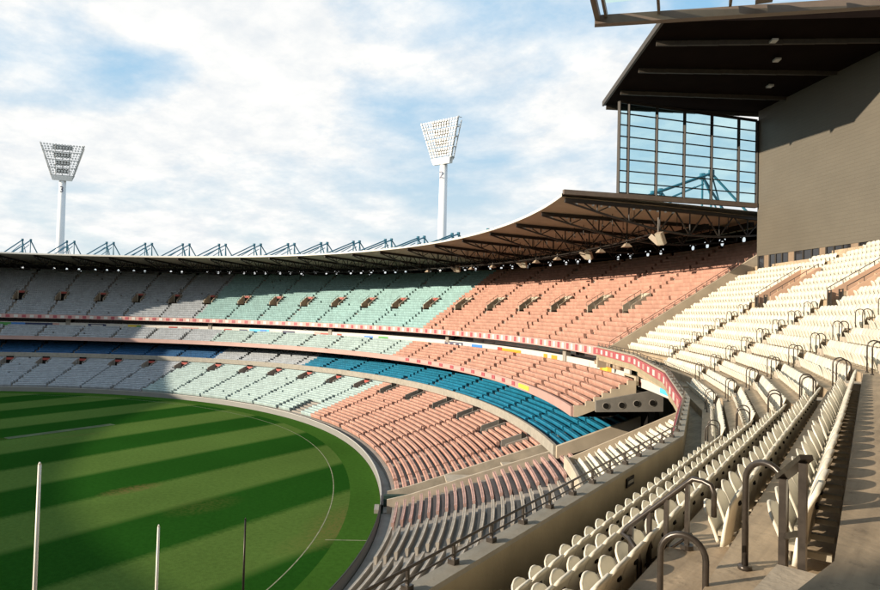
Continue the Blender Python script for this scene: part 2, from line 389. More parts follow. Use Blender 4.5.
def strip(name, S, prof, m, parent=None, closed=False, skew=0.0, **props):
    """sweep a (d,z) profile along the bowl curve"""
    S = np.asarray(S, float); np_ = len(prof)
    V = np.empty((len(S), np_, 3))
    for j, (d, z) in enumerate(prof):
        b, n = bn(S + skew * max(0.0, d - 18.8) * np.clip((62 - S) / 18, 0, 1)) if skew else bn(S)
        V[:, j, :2] = b + n * d; V[:, j, 2] = z
    Fq = []
    for i in range(len(S) - 1):
        for j in range(np_ - 1 + (1 if closed else 0)):
            j2 = (j + 1) % np_
            Fq.append((i * np_ + j, (i + 1) * np_ + j, (i + 1) * np_ + j2, i * np_ + j2))
    me = npmesh(name, V.reshape(-1, 3), Fq, m)
    bm = bmesh.new(); bm.from_mesh(me)
    if closed:
        try:
            bm.verts.ensure_lookup_table()
            bm.faces.new([bm.verts[k] for k in range(np_)]); bm.faces.new([bm.verts[(len(S) - 1) * np_ + k] for k in range(np_)][::-1])
        except Exception: pass
    bmesh.ops.recalc_face_normals(bm, faces=bm.faces); bm.to_mesh(me); bm.free()
    return link(name, me, parent, **props)
def srange(a, b, step=2.0):
    return np.linspace(a, b, max(2, int(math.ceil((b - a) / step)) + 1))

# ================================================================== SETTING
g = MB(); g.quad((-3000, -3000, -0.6), (3000, -3000, -0.6), (3000, 3000, -0.6), (-3000, 3000, -0.6))
g.build('ground', 'earth', kind='structure')
th = np.linspace(0, 2 * np.pi, 361)[:-1]
def disc(name, d0, d1, z, m, parent=None, **props):
    S = np.linspace(0, TOT, 361); b, n = bn(S)
    if d0 is None:
        V = [(0, 0, z)] + [tuple(q) + (z,) for q in (b + n * d1)[:-1]]
        Fq = [(0, i, i % 360 + 1) for i in range(1, 361)]
    else:
        A = (b + n * d0)[:-1]; Bq = (b + n * d1)[:-1]
        V = [tuple(q) + (z,) for q in A] + [tuple(q) + (z,) for q in Bq]
        Fq = [(i, 360 + i, 360 + (i + 1) % 360, (i + 1) % 360) for i in range(360)]
    me = npmesh(name, V, Fq, m)
    return link(name, me, parent, **props)
field = disc('playing_field', None, -3.2, 0.0, 'grass', kind='structure')
disc('boundary_turf', -3.2, 0.25, 0.004, 'grass2', kind='structure')
disc('painted_boundary_line', -5.22, -5.11, 0.008, 'paint', field)
ln = MB(); a_ = Vector((69.5, 32.0, 0.012)); b_ = Vector((73.0, 34.9, 0.012)); t_ = (b_ - a_).normalized(); x_ = Vector((-t_.y, t_.x, 0)) * 0.07
ln.quad(a_ - x_, a_ + x_, b_ + x_, b_ - x_); ln.build('painted_line', 'paint', field)
# cricket square edge markings (pale worn strip)
ln = MB()
for (x0, y0, x1, y1, w) in ((-1, 28, -2.2, 45, 0.9),):
    a_ = Vector((x0, y0, 0.006)); b_ = Vector((x1, y1, 0.006)); t_ = (b_ - a_).normalized(); x_ = Vector((-t_.y, t_.x, 0)) * w
    ln.quad(a_ - x_, a_ + x_, b_ + x_, b_ - x_)
MT['wornstrip'] = mat('worn_strip', (0.062, 0.085, 0.032), 0.95, 0.5, 0.5)
ln.build('pitch_strip', 'wornstrip', field)

# ================================================================== FAR STAND (wraps round the ground)
S0, S1 = 47.4, 462.0          # whole far bowl
SV = 216.0                    # seats are laid out to here
BAY = [57.0, 65.2, 74.2, 82.2, 90.3, 98.4, 106.5, 114.6, 122.5, 130.2, 138.0, 145.6, 153.2, 161.2, 169.3, 177.6, 185.9, 194.2, 202.4, 210.6]
LBAY = [53.4, 62.1, 71.8, 81.0, 90.6, 99.0, 107.3, 115.8, 124.4, 133.2, 141.2, 149.6, 158.2, 166.3, 174.3, 182.6, 190.8, 198.4, 206.5]
far = thing('stadium_stand', 'curving multi-tier grandstand with pink, aqua and blue seats around the oval', 'grandstand', tuple(at(60, 25, 0)))

# low poly tip-up seat for the far tiers: pan and back, open at the bottom
def slab(u, v0, w0, v1, w1, t):
    pts = []
    for (vv, ww) in ((v0, w0), (v1, w1)):
        for (uu, tt) in ((-u, 0), (u, 0), (u, t), (-u, t)): pts.append((uu, vv + tt, ww))
    return pts
def lowseat():
    V = slab(0.262, 0.05, 0.20, -0.10, 0.78, 0.07) + slab(0.268, 0.22, 0.20, 0.33, 0.82, 0.06)
    Fq = []
    for o in (0, 8):
        Fq += [(o + 4, o + 5, o + 6, o + 7), (o, o + 1, o + 5, o + 4), (o + 1, o + 2, o + 6, o + 5), (o + 2, o + 3, o + 7, o + 6), (o + 3, o, o + 4, o + 7)]
    return np.array(V), np.array(Fq)
VV, VF = lowseat()
def humpseat(u=.268):
    pr = [(.08, .12), (-.06, .45), (-.11, .68), (-.04, .79), (.18, .79), (.32, .82), (.38, .72), (.30, .12)]
    V = [(-u, y, z) for y, z in pr] + [(u, y, z) for y, z in pr]
    Fq = [(i, i + 1, i + 9, i + 8) for i in range(7)]
    for o, f in ((0, 1), (8, -1)):
        for q in ((0, 1, 6, 7), (1, 2, 5, 6), (2, 3, 4, 5)): Fq.append(tuple(o + k for k in (q if f > 0 else q[::-1])))
    return np.array(V), np.array(Fq)
LV, LF = humpseat()
def seat_cloud(name, pos, tan, nor, m, label, cat, V=LV, Fq=LF):
    pos = np.asarray(pos); tan = np.asarray(tan); nor = np.asarray(nor)
    n = len(pos)
    jit = 1 + np.random.default_rng(3).normal(0, 0.006, n)[:, None, None]
    W = np.empty((n, len(V), 3))
    W[:, :, 0] = pos[:, None, 0] + tan[:, None, 0] * V[None, :, 0] + nor[:, None, 0] * V[None, :, 1]
    W[:, :, 1] = pos[:, None, 1] + tan[:, None, 1] * V[None, :, 0] + nor[:, None, 1] * V[None, :, 1]
    W[:, :, 2] = pos[:, None, 2] + V[None, :, 2] * jit[:, :, 0]
    Fa = (Fq[None] + (np.arange(n) * len(V))[:, None, None]).reshape(-1, Fq.shape[1])
    me = npmesh(name, W.reshape(-1, 3), Fa, m, flat=len(V) < 20)
    return link(name, me, None, label=label, category=cat, kind='stuff')

def tier(name, d0, z0, dep, rise, rows, s0, s1, voms=(), vr=(0, 0), vw=1.4, m='far_concrete', parent=far):
    """stepped terrace with real openings for the vomitories"""
    base = list(srange(s0, s1, 1.6))
    for s in voms: base += [s - vw, s + vw]
    S = np.array(sorted(x for x in set(round(x, 3) for x in base) if s0 - 1e-6 <= x <= s1 + 1e-6))
    prof = []
    for k in range(rows):
        prof += [(d0 + k * dep, z0 + k * rise), (d0 + (k + 1) * dep, z0 + k * rise)]
    np_ = len(prof); b, n = bn(S); V = np.empty((len(S), np_, 3))
    for j, (d, z) in enumerate(prof):
        V[:, j, :2] = b + n * d; V[:, j, 2] = z
    mid = (S[:-1] + S[1:]) / 2
    hole = np.zeros(len(mid), bool)
    for s in voms: hole |= np.abs(mid - s) < vw
    Fq = []
    for i in range(len(S) - 1):
        for j in range(np_ - 1):
            k = j // 2 if j % 2 == 0 else (j + 1) // 2
            if hole[i] and vr[0] <= k < vr[1]: continue
            Fq.append((i * np_ + j, (i + 1) * np_ + j, (i + 1) * np_ + j + 1, i * np_ + j + 1))
    return link(name, npmesh(name, V.reshape(-1, 3), Fq, m), parent)
def tier_seats(d0, z0, dep, rise, rows, s0, s1, aisles=(), aw=0.5, voms=(), vr=(0, 0), vw=1.6, pitch=0.56, skip=0.006):
    rng = np.random.default_rng(11)
    P, T, Nn, SS, KK = [], [], [], [], []
    for k in range(rows):
        d = d0 + (k + 1) * dep - 0.45
        fac = 1 + d / 95.0
        S = np.arange(s0 + 0.3, s1 - 0.3, pitch / fac)
        ok = np.ones(len(S), bool)
        for a in aisles: ok &= np.abs(S - a) > aw / fac
        if vr[0] <= k < vr[1]:
            for a in voms: ok &= np.abs(S - a) > vw
        ok &= rng.random(len(S)) > skip
        S = S[ok]; b, n = bn(S)
        P.append(np.column_stack([b + n * d, np.full(len(S), z0 + k * rise)])); Nn.append(n); T.append(np.column_stack([-n[:, 1], n[:, 0]])); SS.append(S); KK.append(np.full(len(S), k))
    return np.vstack(P), np.vstack(T), np.vstack(Nn), np.concatenate(SS), np.concatenate(KK)

# --- lower tier
race = (45.3, 48.4)
LT = dict(d0=1.6, z0=0.75, dep=0.85, rise=0.272, rows=27)
tier('lower_terrace', s0=race[1] + 0.25, s1=S1, voms=LBAY, vr=(16, 19), vw=1.05, **LT)
P, T, Nn, SS, KK = tier_seats(s0=race[1] + 0.5, s1=SV, aisles=LBAY, aw=0.40, voms=LBAY, vr=(15, 19), vw=1.2, **LT)
# a camera platform interrupts the front rows at the join of pink and aqua
plat = (SS > 107.5) & (SS < 111.5) & (KK < 6)
P, T, Nn, SS, KK = [q[~plat] for q in (P, T, Nn, SS, KK)]
split1 = 103.2 + 0 * SS; split2 = 158.0
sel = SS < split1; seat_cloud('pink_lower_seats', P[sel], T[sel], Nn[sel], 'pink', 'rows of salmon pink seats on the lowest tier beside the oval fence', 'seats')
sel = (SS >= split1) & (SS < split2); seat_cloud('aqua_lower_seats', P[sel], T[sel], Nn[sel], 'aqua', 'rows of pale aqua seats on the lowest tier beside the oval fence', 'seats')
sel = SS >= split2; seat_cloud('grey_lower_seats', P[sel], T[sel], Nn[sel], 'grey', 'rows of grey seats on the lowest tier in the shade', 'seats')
def vomitory(s, d0, d1, zf, zb, w, m_wall, rails=True, red=True, parent=far, h=1.05):
    """walls, floor and dark doorway of one entry tunnel"""
    o = MB()
    def p(ss, d, z):
        return at(s + ss, d, z)
    zfl = zf - 0.05
    for sg in (-1, 1):
        a, b2 = sg * w, sg * (w + 0.14)
        o.hexa([p(a, d0, zfl - 0.3), p(b2, d0, zfl - 0.3), p(b2, d1, zfl - 0.3), p(a, d1, zfl - 0.3), p(a, d0, zf + h), p(b2, d0, zf + h), p(b2, d1, zb + h), p(a, d1, zb + h)])
    o.hexa([p(-w - .14, d1, zfl - .3), p(w + .14, d1, zfl - .3), p(w + .14, d1 + .15, zfl - .3), p(-w - .14, d1 + .15, zfl - .3), p(-w - .14, d1, zb + h), p(w + .14, d1, zb + h), p(w + .14, d1 + .15, zb + h), p(-w - .14, d1 + .15, zb + h)])
    v = o.build('vomitory', m_wall, parent)
    f = MB(); f.quad(p(-w, d0 - .02, zfl), p(w, d0 - .02, zfl), p(w, d1, zfl), p(-w, d1, zfl)); f.build('landing', 'concrete', v)
    f = MB(); f.box(p(0, d1 - .05, zfl + 1.0), *axes(s), w * .92, .03, 1.0); f.build('doorway', 'darkgap', v)
    if red:
        f = MB(); f.box(p(0, d1 - .06, zb + h - .35), *axes(s), w * .9, .05, .28); f.build('header_panel', 'red', v)
    if rails:
        for sg in (-1, 1):
            f = MB()
            for q in np.linspace(d0 - .2, d1, 4):
                zz = zf + (zb - zf) * (q - d0) / (d1 - d0) + h
                f.beam(p(sg * (w + .07), q, zz), p(sg * (w + .07), q, zz + .45), .06, .06)
            f.beam(p(sg * (w + .07), d0 - .2, zf + h + .45), p(sg * (w + .07), d1, zb + h + .45), .06, .06)
            f.build('guard_rail', 'rail', v)
    return v
def axes(s):
    b, n = bn(s); n = Vector((float(n[0]), float(n[1]), 0)); return Vector((-n.y, n.x, 0)), n, Vector((0, 0, 1))
for s in LBAY:
    if s > SV: continue
    vomitory(s, LT['d0'] + 16 * .85, LT['d0'] + 19 * .85, LT['z0'] + 16 * .272, LT['z0'] + 19 * .272, 1.0, 'far_concrete', rails=False, red=s > 99, h=.8)

# --- blue tier
BT = dict(d0=19.0, z0=7.25, dep=0.88, rise=0.33, rows=9)
tier('middle_terrace', s0=43.9, s1=S1, **BT)
P, T, Nn, SS, KK = tier_seats(s0=44.0, s1=SV, aisles=BAY + [49.3], aw=0.45, **BT)
pale = (SS > 128) & (SS < 152)
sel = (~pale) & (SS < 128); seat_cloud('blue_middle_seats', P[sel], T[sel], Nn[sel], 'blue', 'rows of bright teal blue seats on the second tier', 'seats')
sel = (~pale) & (SS >= 128); seat_cloud('shaded_blue_middle_seats', P[sel], T[sel], Nn[sel], 'navy', 'rows of blue seats on the second tier, colour darkened for the shade', 'seats')
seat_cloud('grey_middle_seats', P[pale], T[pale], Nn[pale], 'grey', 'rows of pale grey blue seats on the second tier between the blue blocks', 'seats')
strip('middle_fascia', srange(43.7, S1), [(18.3, 6.85), (18.3, 8.0), (18.62, 8.0), (18.62, 7.25), (19.0, 7.25), (19.0, 6.85)], 'coping', far, closed=True)
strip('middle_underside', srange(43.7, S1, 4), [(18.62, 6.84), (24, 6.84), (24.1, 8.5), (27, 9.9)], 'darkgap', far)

# --- third tier
TT = dict(d0=20.2, z0=11.75, dep=0.85, rise=0.44, rows=7)
tier('third_terrace', s0=42.0, s1=S1, **TT)
P, T, Nn, SS, KK = tier_seats(s0=42.3, s1=SV, aisles=BAY + [49.3], aw=0.42, **TT)
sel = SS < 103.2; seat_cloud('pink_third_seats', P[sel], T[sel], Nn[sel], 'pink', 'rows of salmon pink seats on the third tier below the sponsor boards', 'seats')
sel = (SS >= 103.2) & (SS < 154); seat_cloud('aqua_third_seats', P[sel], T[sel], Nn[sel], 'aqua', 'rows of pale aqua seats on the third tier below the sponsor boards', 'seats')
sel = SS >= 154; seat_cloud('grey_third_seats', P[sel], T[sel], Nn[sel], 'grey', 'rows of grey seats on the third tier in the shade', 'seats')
strip('third_fascia', srange(41.8, S1), [(19.55, 11.35), (19.55, 12.35), (19.85, 12.35), (19.85, 11.75), (20.2, 11.75), (20.2, 11.35)], 'palepink', far, closed=True)
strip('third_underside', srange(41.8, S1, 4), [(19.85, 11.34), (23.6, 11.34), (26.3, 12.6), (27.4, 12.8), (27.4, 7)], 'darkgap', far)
# end wall of the third tier, stepped, with portholes
ew = MB(); sE = 41.75
prof = [(19.85, 11.3)]
for k in range(7): prof += [(20.2 + k * .85, 12.45 + k * .44), (20.2 + (k + 1) * .85, 12.45 + k * .44)]
top = [(19.85, 12.45)] + prof[1:]
for i in range(len(top) - 1):
    (d_a, z_a), (d_b, z_b) = top[i], top[i + 1]
    if d_b - d_a < 1e-6: continue
    zl0 = 11.3 + max(0, d_a - 20.2) * .40; zl1 = 11.3 + max(0, d_b - 20.2) * .40
    ew.hexa([at(sE, d_a, zl0), at(sE + .28, d_a, zl0), at(sE + .28, d_b, zl1), at(sE, d_b, zl1), at(sE, d_a, z_a), at(sE + .28, d_a, z_a), at(sE + .28, d_b, z_b), at(sE, d_b, z_b)])
ew.build('end_wall', 'cream_wall', far)

def box_on(s0, s1, d, z0, z1, t, name, m, parent, step=2.5):
    return strip(name, srange(s0, s1, step), [(d, z0), (d, z1), (d + t, z1), (d + t, z0)], m, parent, closed=True)
# sponsor boards at the back of the third tier
box_on(44.0, S1, 26.4, 14.65, 15.95, .2, 'board_backing', 'whitepanel', far)
rnd = random.Random(5)
cols = ['orange', 'bluep', 'navyp', 'green', 'yellow', 'cyan', 'red', 'pinkpale', 'grey']
def board(s, L, m, z0=14.85, z1=15.75, d=26.34):
    return strip('sponsor_board', srange(s - L / 2, s + L / 2, 1.5), [(d, z0), (d, z1), (d + .05, z1), (d + .05, z0)], m, far, closed=True)
board(50.0, 3.0, 'orange'); board(50.0, 1.2, 'yellow', 14.95, 15.6, 26.28)
board(55.5, 2.4, 'whitepanel'); board(64, 1.6, 'orange', 14.9, 15.7); board(66.5, 1.0, 'orange', 14.9, 15.7)
board(76.5, 6, 'orange', 14.95, 15.6); board(79.5, 1.2, 'red', 14.9, 15.7, 26.28)
board(86.0, 3.0, 'bluep', 14.95, 15.65); board(92.5, 5, 'navyp', 14.9, 15.7); board(92.5, 4.4, 'whitepanel', 15.05, 15.5, 26.28)
board(93, 1.0, 'navyp', 15.1, 15.45, 26.24); board(91.4, .9, 'navyp', 15.1, 15.45, 26.24); board(94.4, .7, 'navyp', 15.1, 15.45, 26.24)
board(112, 2.6, 'green', 14.95, 15.6); board(116, 2.4, 'bluep', 15.0, 15.5); board(124, 1.2, 'red', 14.95, 15.6); board(128.5, 4.5, 'pinkpale'); board(127.8, 2.4, 'red', 15.05, 15.5, 26.28)
board(137.5, 3.2, 'navyp', 14.95, 15.6); board(145, 5, 'cyan'); board(144, 1.5, 'bluep', 14.95, 15.6, 26.28); board(149, 2.0, 'navyp', 15, 15.5); board(152.8, 1.8, 'red', 15, 15.5)
board(162, 4, 'pinkpale', 15, 15.5); board(166, 2.0, 'red', 14.95, 15.6); board(175, 3, 'yellow'); board(174, 1, 'green', 14.95, 15.6, 26.28); board(183.5, 4, 'navyp'); board(183.5, 2.6, 'whitepanel', 15.05, 15.5, 26.28)
board(196, 6, 'navyp'); board(200, 3, 'bluep'); board(204, 5, 'green'); board(192.5, 1.5, 'pinkpale')
# columns in front of the boards
for s in BAY[::4]:
    c = MB(); c.box(at(s + 4, 26.6, 15.6), *axes(s + 4), .55, .35, 1.5); c.build('column', 'far_concrete', far)
strip('box_glazing', srange(49.8, S1, 3), [(27.6, 15.0), (27.6, 17.2)], 'darkglass', far)
strip('box_floor', srange(44, S1, 3), [(26.4, 14.66), (29, 14.64)], 'darkgap', far)

# --- upper tier
UT = dict(d0=25.0, z0=17.25, dep=0.88, rise=0.567, rows=25)
UV = BAY
tier('upper_terrace', s0=S0 + .2, s1=S1, voms=UV, vr=(9, 12), vw=.9, **UT)
P, T, Nn, SS, KK = tier_seats(s0=S0 + .4, s1=SV, aisles=UV, aw=0.34, voms=UV, vr=(8, 12), vw=1.1, **UT)
sp = 101.0; sq = 160.5
sel = SS < sp; seat_cloud('pink_upper_seats', P[sel], T[sel], Nn[sel], 'pink', 'rows of salmon pink seats on the top tier beneath the trussed roof', 'seats')
sel = (SS >= sp) & (SS < sq); seat_cloud('aqua_upper_seats', P[sel], T[sel], Nn[sel], 'shaded_aqua', 'rows of pale aqua seats on the top tier beneath the roof', 'seats')
sel = SS >= sq; seat_cloud('grey_upper_seats', P[sel], T[sel], Nn[sel], 'grey', 'rows of grey seats on the top tier in the shade', 'seats')
for s in UV:
    vomitory(s, 25 + 9 * .88, 25 + 12 * .88, 17.25 + 9 * .567, 17.25 + 12 * .567, .86, 'concrete', rails=True, red=s > 99, h=.75)
strip('upper_fascia', srange(S0, S1), [(24.45, 17.05), (24.45, 18.1), (24.7, 18.1), (24.7, 17.25), (25.0, 17.25), (25.0, 17.05)], 'pinkpale', far, closed=True)
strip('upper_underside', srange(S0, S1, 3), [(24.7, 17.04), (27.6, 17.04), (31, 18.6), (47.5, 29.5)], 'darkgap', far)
# red and white marks on the fascia
k = 0
s = S0 + 1.0
while s < 212:
    L = .62 if s < 120 else .8
    pn = strip('fascia_panel', [s, s + L], [(24.40, 17.2), (24.40, 17.95), (24.44, 17.95), (24.44, 17.2)], 'pinkled' if k % 2 == 0 else 'whitepanel', far, closed=True)
    s += 1.3 if s < 120 else 1.6; k += 1
# fascia signs of the third tier
for (sa, sb, mm_) in ((62, 100, 'pinkled'),):
    s = sa; k = 0
    while s < sb:
        strip('fascia_panel', [s, s + .9], [(19.48, 11.6), (19.48, 12.15), (19.54, 12.15), (19.54, 11.6)], 'pinkled', far, closed=True)
        strip('fascia_panel', srange(s + 1.0, s + 3.2, 1.2), [(19.48, 11.6), (19.48, 12.15), (19.54, 12.15), (19.54, 11.6)], 'pinkpale', far, closed=True)
        s += 3.5; k += 1
strip('fascia_panel', srange(57.0, 60.6, 1.2), [(19.48, 11.6), (19.48, 12.15), (19.54, 12.15), (19.54, 11.6)], 'yellow', far, closed=True)

# --- back wall of the top tier with real portholes, roof
def back_wall():
    o = MB(); d = 46.9; z0, z1 = 30.6, 33.2; rad = .36
    holes = []
    s = S0 + 1.6
    pat = [2.4, 2.4, 3.3]; k = 0
    while s < 214:
        if rnd.random() > .12: holes.append(s)
        s += pat[k % 3]; k += 1
    prev = S0
    zc = 32.0
    for h in holes:
        a, b2 = h - .5, h + .5
        if a > prev:
            n = max(1, int((a - prev) / 2))
            for i in range(n):
                x0 = prev + (a - prev) * i / n; x1 = prev + (a - prev) * (i + 1) / n
                o.quad(at(x0, d, z0), at(x1, d, z0), at(x1, d, z1), at(x0, d, z1))
        # square ring with an octagonal opening
        N8 = 12; fac = 1 + d / 90
        inner = [(h + rad / fac * math.cos(2 * math.pi * i / N8), zc + rad * math.sin(2 * math.pi * i / N8)) for i in range(N8)]
        outer = []
        for i in range(N8):
            c, sn = math.cos(2 * math.pi * i / N8), math.sin(2 * math.pi * i / N8); mxx = max(abs(c), abs(sn))
            outer.append((h + .5 * c / mxx, zc + .6 * sn / mxx))
        for i in range(N8):
            j = (i + 1) % N8
            o.quad(at(inner[i][0], d, inner[i][1]), at(outer[i][0], d, outer[i][1]), at(outer[j][0], d, outer[j][1]), at(inner[j][0], d, inner[j][1]))
        o.quad(at(a, d, z0), at(b2, d, z0), at(b2, d, zc - .6), at(a, d, zc - .6)); o.quad(at(a, d, zc + .6), at(b2, d, zc + .6), at(b2, d, z1), at(a, d, z1))
        prev = b2
    o.build('back_wall', 'dark_soffit', far)
    strip('back_wall', srange(prev, S1, 4), [(d, z0), (d, z1)], 'dark_soffit', far)
    strip('back_fascia', srange(S0, S1, 4), [(47.0, 0.0), (47.0, 31.0)], 'far_concrete', far)
back_wall()
ROOF = [(18.82, 34.30), (18.82, 34.62), (19.4, 34.75), (49.5, 33.9), (49.5, 33.3), (19.2, 34.25)]
roof = strip('roof', srange(44.2, S1, 2.0), [(18.82, 34.28), (18.82, 34.60), (19.6, 34.78), (42, 34.05), (49.5, 33.8), (49.5, 33.2)], 'roofmetal', far, skew=.125)
strip('soffit', srange(44.2, S1, 2.0), [(18.84, 34.27), (30, 33.95), (40, 33.55), (49.5, 33.15)], 'soffit', roof, skew=.125)
# trusses under the roof
def truss(s, name='truss', s_shift=0.0):
    o = MB()
    D = [19.3, 23, 26.7, 30.4, 34.1, 37.8, 41.5, 45.2]
    zt = [34.0 - (d - 19.3) * .03 for d in D]
    zb = [33.85, 32.9, 32.0, 31.3, 30.9, 30.9, 31.2, 31.6]
    sk = s_shift
    def p(i, zz): return at(s + sk * (D[i] - 19) / 28, D[i], zz)
    for i in range(len(D) - 1):
        o.beam(p(i, zt[i]), p(i + 1, zt[i + 1]), .34, .42)
        o.beam(p(i, zb[i]), p(i + 1, zb[i + 1]), .2, .2)
        mid = at(s + sk * ((D[i] + D[i + 1]) / 2 - 19) / 28, (D[i] + D[i + 1]) / 2, (zt[i] + zt[i + 1]) / 2)
        if i > 0: o.beam(p(i, zb[i]), mid, .13, .13)
        o.beam(mid, p(i + 1, zb[i + 1]), .13, .13)
        o.beam(p(i + 1, zb[i + 1]), p(i + 1, zt[i + 1]), .12, .12)
    t_ = o.build(name, 'frame', roof)
    o = MB()
    for d in np.arange(20.6, 32.5, .95):
        if rnd.random() < .7: o.box(at(s + sk * (d - 19) / 28, d, 33.70 - (d - 19.3) * .03), *axes(s), .09, .12, .07)
    o.build('truss_lamp', 'headgrey', t_, kind='stuff')
    return t_
TRS = [53.1, 62.2, 71.3, 80.6, 89.6, 98.0, 106.4, 114.6, 122.6, 130.4, 138.2, 146, 153.8, 161.8, 170, 178.4, 186.8, 195, 203.4, 211.5]
for s in TRS: truss(s)
truss(44.6, s_shift=3.3)
# lighting gantry hung below the trusses
gan = MB()
GS = srange(47, 216, 1.3)
for a, b2 in zip(GS[:-1], GS[1:]):
    gan.beam(at(a, 30.0, 31.0), at(b2, 30.0, 31.0), .12, .12); gan.beam(at(a, 31.2, 31.0), at(b2, 31.2, 31.0), .12, .12)
    gan.beam(at(a, 30.6, 31.9), at(b2, 30.6, 31.9), .10, .10)
    gan.beam(at(a, 30.0, 31.0), at(b2, 30.6, 31.9), .06, .06); gan.beam(at(a, 31.2, 31.0), at(b2, 30.6, 31.9), .06, .06)
for a, b2 in zip(GS[:-1:2], GS[1::2]):
    for dd in (25.5, 28.0, 33.0, 39.0):
        zz = 32.2 + .25 * math.sin(a * 1.7 + dd); gan.beam(at(a, dd, zz), at(b2, dd + .8, zz + .1), .10, .16)
        gan.beam(at(a, dd, zz), at(a, dd, zz + 1.2), .06, .06)
gan.build('lighting_gantry', 'frame', far)
box_on(47.5, 216, 36.5, 31.85, 32.5, .6, 'service_catwalk', 'darkgap', far, 2.0)
box_on(47.5, 216, 42.0, 32.35, 32.9, .5, 'service_catwalk', 'darkgap', far, 2.0)
# masts standing on the far roof
MS = [s + (1.2 if i < 3 else 0) for i, s in enumerate(TRS)]
mast_src = None
for i, s in enumerate(TRS):
    mst = None
    for q, off_ in enumerate((-.75, .75)):
        o = MB()
        pk = at(s + off_, 41, 40.0)
        o.tube([at(s + off_, 26.5, 34.4), pk], .17, 8); o.tube([at(s + off_, 30.5, 34.3), at(s + off_, 40, 38.6)], .10, 6)
        o.tube([pk, at(s + off_, 41, 33.8)], .14, 8); o.tube([pk, at(s + off_ * 2.2, 46.5, 33.7)], .16, 8); o.tube([pk, at(s + off_ * .2, 43.5, 33.7)], .10, 6)
        o.tube([pk + Vector((0, 0, -.35)), pk + Vector((0, 0, .4))], .38, 8)
        if q == 0: mst = o.build('roof_mast', 'teal', roof)
        else: o.build('mast_frame', 'teal', mst)

# loudspeaker clusters under the roof
def cluster(s, d, z, sc, label):
    t = thing('loudspeaker_cluster', label, 'loudspeaker', tuple(at(s, d, z)), 0, 'loudspeakers hung under the trussed roof')
    ax, nn, uz = axes(s); c = at(s, d, z)
    for k, (du, tilt) in enumerate(((-.75, .55), (.75, .95))):
        o = MB(); ctr = c + ax * du * sc
        fwd = (-nn * math.cos(tilt) - uz * math.sin(tilt) + ax * (.5 if k else -.5)).normalized(); side = fwd.cross(uz).normalized(); u_ = side.cross(fwd)
        o.box(ctr, side, fwd, u_, .42 * sc, .28 * sc, .72 * sc)
        b = o.build('speaker_box', 'speaker', t)
        o = MB(); o.box(ctr + fwd * .29 * sc, side, fwd, u_, .35 * sc, .02, .64 * sc); o.build('grille', 'bracket', b)
    o = MB(); o.beam(c + uz * .2, c + uz * 2.4, .12, .12); o.beam(c - ax * .9 * sc + uz * .6, c + ax * .9 * sc + uz * .6, .14, .14); o.build('hanger', 'black', t)
cluster(45.5, 30.0, 30.2, .95, 'large beige loudspeaker pair nearest the glazed wind screen')
cluster(64.5, 31.5, 30.6, 1.0, 'beige loudspeaker pair under roof, second from the glazed wind screen')
cluster(81.5, 32.0, 30.7, 1.0, 'beige loudspeaker pair under roof, third from the glazed wind screen')
cluster(98.0, 31.5, 30.8, 1.0, 'beige loudspeaker pair under roof, fourth from the glazed wind screen')
for i, s in enumerate((52.8, 59, 70, 75.5, 87, 92.5, 104)):
    t = thing('spotlight_cluster', 'small beige floodlight hung from the gantry between loudspeaker pairs', 'floodlight', tuple(at(s, 30.2, 30.6)), 0, 'floodlights on the roof gantry')
    ax, nn, uz = axes(s); c = at(s, 30.2, 30.5)
    o = MB()
    o.hexa([c + ax * x * .6 + nn * y * .5 - uz * .22 for x, y in ((-1, -1), (1, -1), (1, 1), (-1, 1))] + [c + ax * x * .25 + nn * y * .2 + uz * .22 for x, y in ((-1, -1), (1, -1), (1, 1), (-1, 1))])
    o.build('lamp_hood', 'speaker', t); o = MB(); o.beam(c + uz * .25, c + uz * 1.4, .1, .1); o.build('hanger', 'black', t)

# ================================================================== BOUNDARY FENCE
fence = thing('boundary_fence', 'low grey panelled fence running round the edge of the grass oval', 'fence', tuple(at(60, 0.3, 0)))
ss = []
s = -20.0
while s < 225:
    if not (race[0] - .2 < s < race[1] - 1.2):
        e = min(s + 2.95, 225)
        strip('fence_panel', srange(s, e, 1.5), [(0.28, 0.0), (0.28, 1.0), (0.36, 1.0), (0.36, 0.0)], 'fence', fence, closed=True)
    s += 2.95
for a, b2 in ((-20, race[0] - .2), (race[1] + .2, 225)):
    strip('top_rail', srange(a, b2, 1.5), [(0.26, 1.0), (0.26, 1.06), (0.38, 1.06), (0.38, 1.0)], 'whitepanel' if a > 0 else 'black', fence, closed=True)
strip('perimeter_path', srange(race[1], S1, 2), [(0.36, 0.02), (1.6, 0.02), (1.6, 0.75)], 'far_concrete', far)

# players race between the two blocks of the lowest tier
rc = thing('players_race', 'concrete entry race cut through the lowest tier beside the pink seats', 'entry race', tuple(at(46.8, 3, 0)))
for sg, s in ((0, race[0]), (1, race[1])):
    o = MB()
    for q in range(8):
        da, db = 1.0 + q * 2.5, 1.0 + (q + 1) * 2.5
        za, zb_ = 0.75 + max(0, (da - 1.6)) * .32 + .75, 0.75 + max(0, (db - 1.6)) * .32 + .75
        o.hexa([at(s, da, 0), at(s + .22, da, 0), at(s + .22, db, 0), at(s, db, 0), at(s, da, za), at(s + .22, da, za), at(s + .22, db, zb_), at(s, db, zb_)])
    o.build('side_wall', 'concrete', rc)
o = MB()
o.hexa([at(race[0] + .22, 0.6, -.1), at(race[1], 0.6, -.1), at(race[1], 20, 1.5), at(race[0] + .22, 20, 1.5), at(race[0] + .22, 0.6, .03), at(race[1], 0.6, .03), at(race[1], 20, 1.8), at(race[0] + .22, 20, 1.8)])
o.build('ramp', 'coping', rc)
